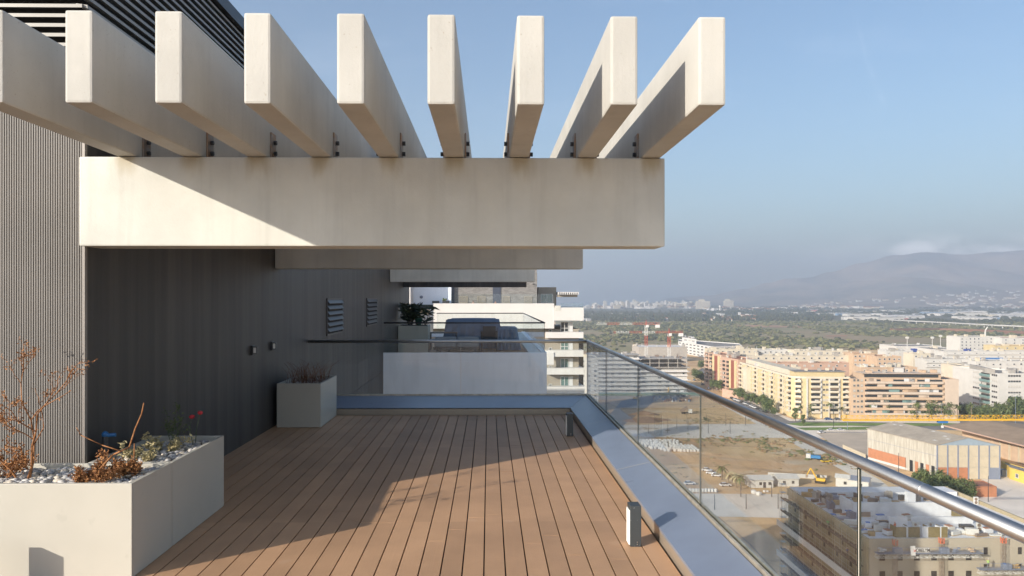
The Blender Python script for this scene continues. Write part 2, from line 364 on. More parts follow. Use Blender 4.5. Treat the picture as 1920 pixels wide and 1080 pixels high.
# ------------------------------------------------------------------ the terrace building: dark wall, ribbed cladding, louvres
tb = thing('terrace_tower', 'high apartment tower carrying the wooden deck, with charcoal board walls', 'building')
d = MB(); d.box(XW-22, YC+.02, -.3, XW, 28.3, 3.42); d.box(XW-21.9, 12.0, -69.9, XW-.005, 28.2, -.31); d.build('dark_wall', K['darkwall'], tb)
d = MB(); d.box(XW-16, YC, -.3, XW-.001, YC+.015, 3.42)
x = XW-.024
while x > XW-5.2:
    d.box(x-.010, YC-.011, -.3, x, YC+.001, 3.40); x -= .0178
d.build('ribbed_cladding', K['rib'], tb)
d = MB(); d.box(XW-.016, YC-.016, -.3, XW+.004, YC+.019, 3.42); d.build('corner_trim', K['trim'], tb)
d = MB(); d.box(XW-16, YC+.10, 3.43, XW-.09, 27, 5.0); d.build('louvre_core', K['black'], tb)
d = MB(); z = 3.45
while z < 4.98:
    d.extr([(YC-.01, z),(YC+.075, z+.032),(YC+.075,z+.038),(YC-.01, z+.026)], 'x', XW-16, XW-.02); z += .0722
d.build('louvre_slats', K['slat'], tb)
d = MB(); z = 3.45
while z < 4.98:
    d.extr([(XW+.01, z),(XW+.01, z+.026),(XW-.075, z+.038),(XW-.075,z+.032)], 'y', YC+.01, 27); z += .0722
d.build('louvre_slats', K['slat'], tb)
d = MB(); d.box(XW-16, YC-.05, 5.02, XW+.06, 27, 5.16); d.build('louvre_cap', K['darkmetal'], tb)
d = MB(); d.box(XW-22, -14, -69.9, XR+.03, 11.9, -.32); d.build('tower_body', K['white'], tb)
d = MB(); d.box(XR-.03, -13, -.31, XR+.05, 12.42, -.05); d.box(XW, 12.38, -1.5, XR, 12.46, .12); d.build('slab_edge', K['white'], tb)
def vent(y0, y1):
    v = MB(); z0, z1 = 1.09, 1.785
    for a, b, c, e in ((y0,z0,y1,z0+.03),(y0,z1-.03,y1,z1),(y0,z0,y0+.03,z1),(y1-.03,z0,y1,z1)): v.box(XW-.05, a, b, XW+.02, c, e)
    f = v.build('vent_frame', K['ventmetal'], tb)
    v = MB(); v.box(XW+.001, y0+.03, z0+.03, XW+.003, y1-.03, z1-.03); v.build('vent_back', K['black'], f)
    v = MB(); h = (z1-z0-.06)/6
    for i in range(6):
        zz = z0+.03+h*i; v.extr([(XW+.004, zz+h*.95),(XW+.05, zz+h*.35),(XW+.056, zz+h*.40),(XW+.01, zz+h)], 'y', y0+.03, y1-.03)
    v.build('vent_blades', K['ventmetal'], f)
vent(13.85, 15.3); vent(18.35, 19.95)
for i, (yy, lab) in enumerate(((9.5, 'small black wall light nearer to the camera on the charcoal wall'), (10.35, 'small black wall light on the charcoal wall, nearer to the far glass'))):
    t = thing('wall_light', lab, 'wall light', (XW, yy, 1.135), 0, 'wall lights on the charcoal wall')
    d = MB(); d.box(.0,-.055,-.06,.03,.055,.06,0,.006); d.box(.03,-.045,-.045,.075,.045,.045,0,.008); d.build('housing', K['darkmetal'], t)
    d = MB(); d.box(.036,-.052,-.035,.068,-.0455,.035,0,.002); d.build('lamp_lens', K['lens'], t)
# ------------------------------------------------------------------ pergola: one deep beam, a second beam and nine joists
pg = thing('pergola', 'cream concrete pergola of nine deep joists on two cross beams over the deck', 'pergola')
YB = 5.5; ZB0, ZB1 = ZA(462, YB), ZA(295.5, YB); XB1 = XA(1247, YB)
d = MB(); d.box(XW+.006, YB, ZB0, XB1, YB+.32, ZB1, 0, .012); d.build('cross_beam', K['beam'], pg, label='nearer and larger looking cross beam, half sunlit at its wall end')
d = MB(); d.box(XW+.006, 10.5, ZB0+.03, 1.33, 10.82, ZB1, 0, .012); d.build('cross_beam', K['beam'], pg, label='second cross beam further back in shade')
YJ = 4.0
add_drips(K['beam'], (XA(121,YJ)+XA(173,YJ))/2, (XA(1361,YJ)-XA(173,YJ))/7, ZB1)
ord9 = ['first', 'second', 'third', 'fourth', 'fifth', 'sixth', 'seventh', 'eighth', 'ninth']
for i, (pa, pb, pt, pbt) in enumerate(((-48,4,22,195),(121,173,22.5,197.5),(290,341.5,23.5,199),(456,507,25,200.5),(631,683,25.5,201.5),(801,853,26,202.5),(969.5,1021,27,203.5),(1145,1196,28,204.5),(1310,1361,28.5,204.5))):
    x0, x1 = XA(pa, YJ), XA(pb, YJ); z0, z1 = ZB1+.004, ZA(pt, YJ)
    d = MB(); d.box(x0, YJ+rnd.uniform(-.006,.006), z0, x1, 10.9, z1, 0, .014)
    j = d.build('joist', K['concrete'], pg)
    for s, xx in ((1, x1), (-1, x0)):
        b = MB(); b.box(xx if s > 0 else xx-.012, YB+.10, z0, xx+.012 if s > 0 else xx, YB+.22, z0+.20, 0, .003)
        bo = b.build('bracket', K['rust'], j)
        for zz in (.05, .13): b = MB(); b.tube((xx+s*.012, YB+.16, z0+zz), (xx+s*.035, YB+.16, z0+zz), .016, n=6); b.build('bolt', K['darkmetal'], bo)
# ------------------------------------------------------------------ planters
def pebbles(name, x0, y0, x1, y1, z, n, seed, label_mat):
    r = random.Random(seed); d = MB()
    for i in range(n):
        s = r.uniform(.011, .030); a = r.uniform(0, pi)
        bm = bmesh.new(); bmesh.ops.create_icosphere(bm, subdivisions=1, radius=1)
        cx, cy, cz = r.uniform(x0, x1), r.uniform(y0, y1), z+r.uniform(-.004, .018)
        for v in bm.verts:
            k = 1+r.uniform(-.12, .12); p = Vector((v.co.x*s*1.35, v.co.y*s, v.co.z*s*.62))*k; p.rotate(Matrix.Rotation(a, 3, 'Z')); v.co = p+Vector((cx, cy, cz))
        d.bm(bm, r.randint(0, 2))
    return struct(d.build(name, label_mat, smooth=True), 'stuff')
K['peb'] = [mat('pale_pebble', (.56,.54,.51), .6, var=.2, scale=30), mat('grey_pebble', (.36,.36,.37), .6, var=.2, scale=30), mat('cream_pebble', (.62,.55,.45), .6, var=.2, scale=30)]
def planter(x0, y0, x1, y1, h, label):
    t = thing('planter', label, 'planter', (0,0,0), 0, 'white planters along the wall')
    d = MB(); k = .028
    d.box(x0,y0,.004,x1,y0+k,h,0,.003); d.box(x0,y1-k,.004,x1,y1,h,0,.003); d.box(x0,y0+k,.004,x0+k,y1-k,h-.0005,0,0); d.box(x1-k,y0+k,.004,x1,y1-k,h-.0005,0,0)
    d.build('planter_box', K['planter'], t)
    d = MB(); d.box(x0+k,y0+k,h-.2,x1-k,y1-k,h-.055); d.build('soil', K['soil'], t)
    return t
planter(-5.6, 4.815, -2.285, 5.42, .61, 'long white planter full of pale pebbles with dried shrubs, nearest to the ribbed cladding')
planter(-2.89, 5.43, -2.285, 6.48, .61, 'white planter with red flowered stems beside the charcoal wall corner')
planter(-2.93, 10.37, -2.325, 11.45, .61, 'white planter at the far end of the deck before the glass')
pebbles('pebbles', -4.6, 4.86, -2.33, 5.38, .565, 1900, 1, K['peb'])
pebbles('pebbles', -2.84, 5.48, -2.33, 6.43, .562, 420, 2, K['peb'])
pebbles('pebbles', -2.88, 10.42, -2.37, 11.4, .555, 200, 3, K['peb'])
def shrub(name, label, base, h, seed, spread=.5, n=5, leafm='dryleaf', leaves=.6, cat='dried plant', r0=.006, lsz=.012, twig='twig', depth=4, kink=.5):
    r = random.Random(seed); tw = MB(); lf = MB()
    def leaf(p, s):
        a = Vector((r.uniform(-1,1), r.uniform(-1,1), r.uniform(-.6,1))).normalized(); b = a.orthogonal().normalized(); b.rotate(Matrix.Rotation(r.uniform(0,6.3), 3, a))
        c = a.cross(b)
        lf.add([p, p+a*s+b*s*.45+c*s*.2, p+a*s*2.0, p+a*s-b*s*.45+c*s*.2], [(0,1,2,3)])
    def grow(p, d, L, rad, lev):
        k = 4; q = p
        for i in range(k):
            d2 = (d+Vector((r.uniform(-1,1), r.uniform(-1,1), r.uniform(-.55,.6)))*kink*.5).normalized()
            q2 = q+d2*L/k; tw.tube(q, q2, rad*(1-i/k*.5), rad*(1-(i+1)/k*.5), 5, cap=False)
            if lev < depth and r.random() < leaves*.8:
                for _ in range(r.randint(1, 3)): leaf(q2+Vector((r.gauss(0,.006),)*3), lsz*r.uniform(.6,1.4))
            if lev > 0 and r.random() < .62:
                dd = (d2+Vector((r.uniform(-1,1), r.uniform(-1,1), r.uniform(-.3,.7)))*.9).normalized(); grow(q2, dd, L*r.uniform(.4,.7), rad*.55, lev-1)
            q, d = q2, d2
        if lev == 0 or r.random() < .7:
            for _ in range(r.randint(2, 6) if leaves > .1 else 0): leaf(q+Vector((r.gauss(0,.012), r.gauss(0,.012), r.gauss(0,.012))), lsz*r.uniform(.6,1.3))
    for i in range(n):
        a = r.uniform(0, 2*pi); dd = Vector((cos(a)*spread, sin(a)*spread, 1)).normalized()
        grow(Vector(base)+Vector((cos(a)*.03, sin(a)*.03, 0)), dd, h*r.uniform(.45,.8), r0, depth-1)
    t = thing(name, label, cat)
    tw.build('stems', K[twig], t, smooth=True)
    if lf.v: lf.build('leaves', K[leafm], t)
    return t
shrub('dried_shrub', 'tall dried brown shrub in the pebble planter before the ribbed cladding', (-3.13,5.08,.56), .72, 23, .28, 3, r0=.008, kink=.75, leaves=.4, lsz=.010, depth=5)
shrub('dried_shrub', 'low dense dried shrub at the foot of the tall dried shrub', (-3.3,5.1,.55), .26, 5, .9, 10, r0=.005)
shrub('dried_shrub', 'rusty dried shrub at the front corner of the pebble planter', (-2.62,5.0,.555), .15, 8, .9, 13, r0=.004)
shrub('dried_shrub', 'rusty dried shrub beside the inner wall of the pebble planter', (-2.46,5.18,.555), .13, 11, .6, 7, r0=.004)
t = thing('dried_branch', 'long bare brown branch arching up from the pebble planter', 'dried plant'); d = MB()
d.path([(-2.62,5.02,.56),(-2.60,5.05,.66),(-2.545,5.1,.735),(-2.46,5.15,.775),(-2.425,5.16,.90),(-2.39,5.18,1.00),(-2.375,5.18,1.075)], .0075, .004, 7)
d.path([(-2.50,5.12,.755),(-2.62,5.1,.80),(-2.74,5.06,.875),(-2.765,5.05,.93)], .005, .0025, 6); d.path([(-2.43,5.16,.80),(-2.425,5.14,.68),(-2.42,5.13,.60)], .004, .003, 6)
d.build('stems', K['twig'], t, smooth=True)
shrub('flowering_plant', 'dark thin stemmed plant rising from the middle planter', (-2.62,6.2,.56), .36, 31, .12, 3, 'leaf', .5, 'plant', .004, .013, 'leaf', 3, .3)
shrub('flowering_plant', 'low green plant with straw coloured leaves in the middle planter', (-2.58,6.0,.56), .13, 14, 1.0, 6, 'straw', .6, 'plant', .003, .018, 'leaf', 3, .4)
shrub('flowering_plant', 'green tufted plant at the divider of the two near planters', (-2.62,5.62,.56), .12, 15, .9, 6, 'straw', .6, 'plant', .003, .017, 'leaf', 3, .4)
t = thing('rose_stem', 'thin green stem with two small dark red flowers in the middle planter', 'plant'); d = MB()
d.path([(-2.46,6.3,.56),(-2.45,6.3,.70),(-2.42,6.3,.83)], .004, .002, 5); d.build('stem', K['leaf'], t); d = MB(); d.path([(-2.47,6.28,.56),(-2.50,6.28,.70),(-2.48,6.28,.80)], .003, .002, 5); d.build('stem', K['leaf'], t)
for p in ((-2.42,6.3,.835),(-2.48,6.28,.805)):
    d = MB(); d.blob(p, (.022,.022,.016), 2, .2); d.build('flower', K['red'], t)
t = thing('garden_tap', 'small blue and black irrigation tap behind the near planters', 'tap'); d = MB()
d.tube((-2.93,5.75,.2),(-2.93,5.75,.74),.022); d.build('tap_body', K['darkmetal'], t); d = MB(); d.tube((-2.95,5.75,.745),(-2.85,5.75,.752),.014); d.blob((-2.93,5.75,.755),.026,2,0); d.build('tap_handle', mat('blue_plastic',(.02,.12,.3),.4), t)
K['rustgrass'] = mat('rusty_grass', (.20,.08,.03), .8, var=.4, scale=12)
t = thing('dried_grass', 'rust brown dried grass in the far planter', 'dried plant'); d = MB(); r = random.Random(9)
for i in range(170):
    x, y = r.uniform(-2.85,-2.4), r.uniform(10.5,11.35); a = r.uniform(0,6.3); l = r.uniform(.08,.34); q = l*r.uniform(.2,.9)
    d.path([(x,y,.56),(x+cos(a)*q*.4,y+sin(a)*q*.4,.56+l*.7),(x+cos(a)*q,y+sin(a)*q,.56+l)], .0028, .001, 3)
d.build('blades', K['rustgrass'], t)
# ------------------------------------------------------------------ bollard lights
K['bol'] = mat('grey_bollard_metal', (.045,.052,.056), .5, metal=.2, spots=.35, spotscale=45, spotcol=(.3,.3,.3))
for x0, y0, lab in ((1.017,5.373,'short grey bollard light in the sun beside the sloping coping'), (1.01,9.66,'short dark bollard light in shade at the far corner of the deck'), (-3.145,4.53,'short grey bollard light standing before the white pebble planter')):
    t = thing('bollard_light', lab, 'bollard light', (x0, y0, 0), 0, 'bollard lights on the deck')
    d = MB(); d.box(.005,0,.001,.085,.12,.295,0,.004); d.build('post', K['bol'], t)
    d = MB(); d.box(-.003,.012,.012,.0045,.108,.262,0,.001); d.build('lamp_lens', K['lens'], t)
    for zz in (.02,.035): d = MB(); d.tube((.055,-.003,zz),(.055,.002,zz),.004,n=6); d.build('screw', K['steel'], t)
# ================================================================== next terrace of the same tower, beyond the gap
K['cushion'] = mat('white_cushion', (.30,.31,.33), .8)
K['cover'] = mat('blue_grey_cover_cloth', (.17,.235,.34), .75, var=.25, scale=2.5)
K['wicker'] = mat('dark_wicker', (.035,.035,.038), .7, var=.3, scale=60)
nb = thing('neighbour_terrace', 'white walled terrace block with its own deck beyond the gap behind the far glass', 'building')
d = MB(); d.box(XW, 21.3, -69.9, 1.66, 34.6, -.03); d.build('block_body', K['blueshade_white'], nb)
d = MB(); d.box(XW, 21.302, -.028, 1.66, 21.42, .228); d.box(1.52, 21.422, -.028, 1.659, 34.6, .228); d.box(XW, 34.45, -.028, 1.518, 34.6, .2); d.build('parapet', K['blueshade_white'], nb)
d = MB(); d.extr([(1.24,.10),(1.52,.20),(1.52,.0),(1.24,.0)], 'y', 21.5, 34.4); d.build('coping_sheet', K['zinc'], nb)
d = MB(); x = XW+.02
while x < 1.2: d.box(x, 21.43, -.027, x+.135, 34.4, 0); x += PITCH
d.build('deck_boards', K['deck'], nb)
balustrade('glass_balustrade', 'grey railed glass balustrade round the neighbouring terrace with covered furniture', [((XW+.02,21.36),(-.85,21.36)),((-.85,21.36),(1.6,21.36)),((1.6,21.36),(1.6,27.9)),((1.6,27.9),(1.6,34.5)),((1.6,34.5),(-.2,34.5)),((-.2,34.5),(-2.4,34.5))],
    [(XW+.01,21.36),(1.6,21.36),(1.6,34.5),(-2.4,34.5)], 1.10, .23, K['darkmetal'], .022, False)
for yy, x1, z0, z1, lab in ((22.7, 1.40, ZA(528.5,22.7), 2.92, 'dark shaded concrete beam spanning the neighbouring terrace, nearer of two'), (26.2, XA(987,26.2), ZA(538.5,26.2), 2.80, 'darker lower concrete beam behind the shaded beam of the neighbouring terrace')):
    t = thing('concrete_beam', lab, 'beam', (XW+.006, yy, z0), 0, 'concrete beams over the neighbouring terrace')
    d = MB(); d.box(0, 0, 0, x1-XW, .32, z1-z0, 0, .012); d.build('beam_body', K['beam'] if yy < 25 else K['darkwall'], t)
# covered table set, chair, low tables, sofa
def drape(name, x0, x1, y0, y1, h, seed, label, cat):
    r = random.Random(seed); d = MB(); n, kk = 120, 9
    pts = []
    per = [((x0+(x1-x0)*t), y0) for t in [i/40 for i in range(40)]]+[(x1, y0+(y1-y0)*i/20) for i in range(20)]+[(x1-(x1-x0)*i/40, y1) for i in range(40)]+[(x0, y1-(y1-y0)*i/20) for i in range(20)]
    ph = [r.uniform(0,6.3) for _ in per]; cx, cy = (x0+x1)/2, (y0+y1)/2
    for k in range(kk):
        t = k/(kk-1); ring = []
        for i, (x, y) in enumerate(per):
            f = (1-t)**1.2; wv = f*(.085*sin(i*.9+ph[i]*.25)+.05*sin(i*2.1+1.3))
            nx, ny = x-cx, y-cy; l = sqrt(nx*nx+ny*ny); z = .02+t*(h-.02)*(1.0)
            sc = 1+.10*f+wv/l*1.2; ring.append((cx+nx*sc, cy+ny*sc, z-.03*t*(1 if (abs(nx)>.45*(x1-x0)) else 0)))
        pts.append(ring)
    vs = [p for ring in pts for p in ring]; m = len(per)
    fs = [(k*m+i, k*m+(i+1)%m, (k+1)*m+(i+1)%m, (k+1)*m+i) for k in range(kk-1) for i in range(m)]
    vs.append((cx, cy, h+.03)); fs += [((kk-1)*m+i, (kk-1)*m+(i+1)%m, len(vs)-1) for i in range(m)]
    d.add(vs, fs); o = d.build(name, K['cover'], smooth=True); return tag(o, label, cat)
drape('covered_table', -1.5, .38, 26.2, 27.7, 1.04, 3, 'large table set draped in a blue grey cover on the neighbouring terrace', 'covered table')
drape('covered_chairs', .32, .98, 25.4, 26.6, .78, 8, 'smaller draped heap of chairs right of the covered table', 'covered chairs')
t = thing('wicker_chair', 'dark wicker armchair between the two draped covers', 'chair', (.02, 25.2, 0)); d = MB()
d.box(-.28,-.28,.36,.28,.28,.44,0,.02); d.build('seat', K['wicker'], t)
d = MB(); d.extr([(.22,.44),(.28,.44),(.40,.80),(.35,.82)], 'x', -.22, .22); d.build('backrest', K['wicker'], t)
for sx in (-.25,.25):
    d = MB(); d.box(sx-.03,-.27,.44,sx+.03,.25,.66,0,.012); d.build('armrest', K['wicker'], t)
    for sy in (-.24,.24):
        d = MB(); d.tube((sx,sy,.003),(sx,sy,.37),.022); d.build('leg', K['wicker'], t)
for x, y, zz, L_, lab in ((-1.55,25.6,.62,.95,'taller black framed side table on the neighbouring terrace'), (-1.75,24.9,.42,.95,'lower black framed bench in front of the taller side table')):
    t = thing('side_table', lab, 'table', (x,y,0)); d = MB(); d.box(-L_/2,-.2,zz-.04,L_/2,.2,zz,0,.008); d.build('table_top', K['darkmetal'], t)
    for sx in (-1,1):
        for sy in (-1,1):
            d = MB(); d.box(sx*L_*.46-.018,sy*.17-.018,.003,sx*L_*.46+.018,sy*.17+.018,zz-.04); d.build('leg', K['darkmetal'], t)
t = thing('garden_sofa', 'low garden seat with white cushions beside the black framed tables', 'sofa', (-1.05,24.6,0)); d = MB(); d.box(-.75,-.35,.10,.75,.35,.2,0,.02); d.build('base', K['darkmetal'], t)
for s in (-1,1):
    d = MB(); d.box(s*.37-.35,-.34,.2,s*.37+.35,.33,.36,0,.04); d.build('seat_cushion', K['cushion'], t)
    d = MB(); d.box(s*.37-.35,.12,.362,s*.37+.35,.33,.50,0,.05); d.build('back_cushion', K['cushion'], t)
    d = MB(); d.box(s*.6-.05,-.3,.002,s*.6+.05,.3,.10); d.build('leg', K['darkmetal'], t)
t = thing('planter', 'large pale planter with dark bushy plants at the wall of the neighbouring terrace', 'planter', (0,0,0), 0)
d = MB(); d.box(-2.95,24.4,.004,-1.98,25.3,.88,0,.01); d.build('planter_box', K['planter'], t)
d = MB(); d.box(-2.9,24.45,.85,-2.03,25.25,.89); d.build('soil', K['soil'], t)
def leafbush(name, label, base, h, w, n, seed, lm, ls=.11):
    r = random.Random(seed); t = thing(name, label, 'plant'); d = MB(); q = MB(); b = Vector(base)
    for i in range(n):
        a = r.uniform(0,6.3); rad = w*sqrt(r.random()); z = h*(.25+.75*r.random()**.8)
        p = b+Vector((cos(a)*rad*(.4+z/h*.6), sin(a)*rad, z)); u = Vector((cos(a+r.uniform(-1,1)), sin(a+r.uniform(-1,1)), r.uniform(-.5,.8))).normalized()*ls*r.uniform(.7,1.8); v = u.orthogonal().normalized()*ls*.32
        d.add([p-u, p+v, p+u, p-v], [(0,1,2,3)])
        if i % 6 == 0: q.path([b+Vector((cos(a)*.05,sin(a)*.05,0)), (b+p)/2+Vector((0,0,.05)), p], .012, .004, 4)
    d.build('leaves', lm, t); q.build('stems', K['wicker'], t); return t
K['dleaf'] = mat('blackish_green_leaf', (.018,.03,.014), .5, col2=(.05,.07,.03), scale=9)
leafbush('bushy_plant', 'dark bushy plant nearest the wall in the large pale planter', (-2.6,24.8,.86), .72, .40, 300, 4, K['dleaf'])
leafbush('bushy_plant', 'sparse leaning plant with thick leaves at the open side of the large pale planter', (-2.15,24.8,.86), .62, .42, 44, 6, K['dleaf'], .15)
t = thing('green_pot', 'small dark green pot among the leaning plant stems', 'pot', (-2.3,24.55,.89)); d = MB(); d.lathe((0,0,0), [(.09,.0),(.13,.22),(.14,.24),(.12,.24)], 12); d.build('pot_body', mat('dark_green_glaze',(.01,.06,.045),.3), t, smooth=True); d = MB(); d.lathe((0,0,0),[(.118,.2),(.118,.215)],12); d.build('soil', K['soil'], t)

# ================================================================== white tower across the gap (about 128 m away)
K['taupe'] = mat('taupe_render', (.30,.265,.215), .7, var=.08, scale=.5)
K['greybrick'] = mat('grey_slate_cladding', (.22,.21,.20), .75, var=.35, scale=1.6, sz=3)
K['pane'] = mat('dark_window_glass', (.02,.028,.034), .08, spec=.8)
K['greenpane'] = mat('green_tinted_glass', (.10,.17,.16), .08, spec=.8)
K['frame'] = mat('pale_window_frame', (.55,.55,.54), .4)
K['darkblue'] = mat('dark_blue_recess', (.05,.06,.085), .4)
K['whitewall'] = mat('bright_white_render', (.60,.58,.555), .6, var=.05, scale=.5, streak=.08)
K['skin'] = mat('skin', (.45,.25,.17), .6); K['hair'] = mat('brown_hair', (.07,.035,.02), .7)
YT = 128.0
wt = thing('white_tower', 'tall white and taupe apartment tower standing behind the neighbouring terrace', 'building')
def slab(nm, px0, py0, px1, py1, m, y0=YT, y1=YT+14, parent=None, py1z=None):
    d = MB(); za = ZA(py1, y0) if py1z is None else py1z; d.box(XA(px0,y0), y0, za, XA(px1,y0), y1, ZA(py0,y0)); return d.build(nm, m, parent or wt)
slab('tower_body', 812, 617, 1085, 0, K['taupe'], YT+1.6, YT+24, py1z=-69.9)
slab('parapet_band', 812, 569, 1039, 616, K['whitewall'])
slab('parapet_band', 1039.4, 577, 1094.5, 601, K['whitewall'], YT-.2, YT+20)
slab('parapet_band', 1024, 623, 1094, 634, K['whitewall'], YT-.3, YT+18)
slab('parapet_band', 1024, 657, 1094, 669, K['whitewall'], YT-.3, YT+18)
slab('wall_block', 1026, 661, 1038.5, 684, K['whitewall'], YT-.5, YT+.2)
slab('parapet_band', 1024, 690.5, 1094, 702.5, K['whitewall'], YT-.3, YT+18)
for k in range(12): slab('parapet_band', 1024, 725.5+k*34, 1096, 738+k*34, K['whitewall'], YT-.3, YT+18)
slab('corner_wall', 1085.2, 635, 1094, 0, K['pane'], YT+5, YT+17.9, py1z=-69.8)
def win(nm, px0, py0, px1, py1, y, parent, pm='pane', fm='frame', mull=1, bar=None, fw=.09, pr=.10):
    x0, x1, z0, z1 = XA(px0,y), XA(px1,y), ZA(py1,y), ZA(py0,y); d = MB()
    d.box(x0, y-.02, z0, x1, y-.004, z1, 1)
    for a in (x0, x1-fw): d.box(a, y-pr, z0, a+fw, y-.003, z1, 0)
    for b in (z0, z1-fw): d.box(x0+fw, y-pr, b, x1-fw, y-.003, b+fw, 0)
    for i in range(1, mull+1):
        xm = x0+(x1-x0)*i/(mull+1); d.box(xm-fw/2, y-pr, z0+fw, xm+fw/2, y-.003, z1-fw, 0)
    if bar: zb = z0+(z1-z0)*bar; d.box(x0+fw, y-pr-.01, zb-fw/2, x1-fw, y-.003, zb+fw/2, 0)
    return d.build(nm, [K[fm], K[pm]], parent)
yw = YT+1.6
for k, y0 in enumerate((603.5, 638, 672, 706)):
    win('window', 1051, y0, 1066, y0+19, yw, wt, 'pane' if k == 0 else 'greenpane', mull=1, bar=.38 if k < 2 else None)
    d = MB(); d.box(XA(1067,yw), yw-.05, ZA(y0+19,yw), XA(1074,yw), yw-.004, ZA(y0,yw)); d.build('shutter', K['frame'], wt)
    win('window', 1029, y0+14, 1035, y0+19, yw, wt, mull=0)
slab('rooftop_block', 848, 512, 1007, 570, K['greybrick'], YT+3, YT+13, py1z=ZA(575,YT+3))
slab('rooftop_block', 1002, 505, 1006.5, 512, K['greybrick'], YT+3.2, YT+12.8)
for a, b in ((845,852),(924,939)): slab('dark_recess', a, 520, b, 571, K['darkblue'], YT+2.9, YT+3.0)
for a, b in ((861,877),(895,910.5),(942,956.5),(983,998)):
    f = win('louvred_window', a, 555.5, b, 568, YT+3, wt, 'darkblue', 'taupe', 0, None, .08, .12)
    d = MB(); zt, zb_ = ZA(556.2,YT+3), ZA(567.2,YT+3); x0, x1 = XA(a+.8,YT+3), XA(b-.8,YT+3)
    for i in range(5): zz = zb_+(zt-zb_)*(i+.3)/5; d.extr([(YT+2.97,zz+.1),(YT+2.9,zz),(YT+2.91,zz-.02),(YT+2.98,zz+.08)], 'x', x0, x1)
    d.build('louvre_blades', K['taupe'], f)
slab('white_wing', 762, 528, 846, 571, K['blueshade_white'], YT+2.0, YT+2.6)
slab('white_wing', 720, 500, 769.5, 640, K['whitewall'], YT-3, YT+2.5)
slab('beige_band', 765, 580, 806, 590, mat('beige_stone',(.50,.38,.24),.7), YT+1.3, YT+1.6)
slab('white_wing', 765, 590.2, 811.8, 640, K['whitewall'], YT+1.0, YT+1.5)
slab('blue_band', 765, 571.2, 811.8, 579.8, K['glassedge'], YT+1.6, YT+1.9)
t = thing('wall_lamp', 'small round grey lamp on the shaded white wall of the far tower', 'wall light'); p = W(790,557,YT+1.95); d = MB(); d.blob(p,(.3,.12,.26),2,0); d.tube(p+Vector((0,0,0)),p+Vector((0,.2,0)),.2,n=12); d.build('lamp_body', K['zinc'], t, smooth=True)
slab('taupe_penthouse', 1009, 538.5, 1043, 585, K['taupe'], YT+8, YT+20)
win('window', 1014, 551, 1036, 568, YT+8, wt, 'greenpane', 'frame', 1)
d = MB(); yp = YT+6; zt, zb_ = ZA(547.5,yp), ZA(552.5,yp)
for i in range(10): x = XA(1046,yp)+i*.385; d.box(x, yp-1, zb_, x+.16, yp+5, zt)
d.build('pergola_joists', K['whitewall'], wt)
d = MB(); d.box(XA(1044,yp), yp+.2, ZA(557,yp), XA(1083,yp), yp+.6, zb_-.01); d.build('pergola_beam', K['taupe'], wt)
d = MB(); d.box(XA(1039.5,YT), YT-.25, ZA(583,YT), XA(1051,YT), YT-.21, ZA(573,YT)); d.build('stone_panel', K['beam'], wt)
d = MB(); d.box(XA(1051.3,YT), YT-.1, ZA(577,YT)+.003, XA(1093.5,YT), YT-.06, ZA(568,YT)); d.box(XA(1093.4,YT), YT-.1, ZA(577,YT)+.003, XA(1093.8,YT), YT+15, ZA(568,YT)); d.build('balcony_glass', K['glass'], wt)
d = MB(); d.box(XA(845,YT+.6), YT+.6, ZA(569,YT), XA(1039,YT+.6), YT+.64, ZA(551.4,YT+.6)); d.build('terrace_glass', K['glass'], wt)
t = thing('satellite_dish', 'small white dish at the top of the grey rooftop block', 'satellite dish'); p = W(998,531.5,YT+2.6); d = MB(); d.lathe(p, [(.02,-.1),(.28,0),(.3,.02),(.02,-.05)], 12); d.tube(p+Vector((0,0,-.1)), p+Vector((0,.45,-.1)), .03); d.build('dish', K['whitewall'], t, smooth=True)
for a, y0, lab in ((817,565.5,'dark planter box at the end of the white terrace parapet'), (836,565.5,'dark planter box with a green tuft on the white terrace parapet')):
    t = thing('planter', lab, 'planter'); p = W(a,568,YT+1.3); d = MB(); d.box(p.x-.6,p.y-.3,p.z-.05,p.x+.6,p.y+.3,p.z+.36); d.build('planter_box', K['darkmetal'], t)
    if a > 820: d = MB(); [d.blob((p.x-.2+random.uniform(-.25,.25),p.y,p.z+.5+random.uniform(-.1,.25)),.16,1,.4) for _ in range(9)]; d.build('foliage', K['leaf'], t)
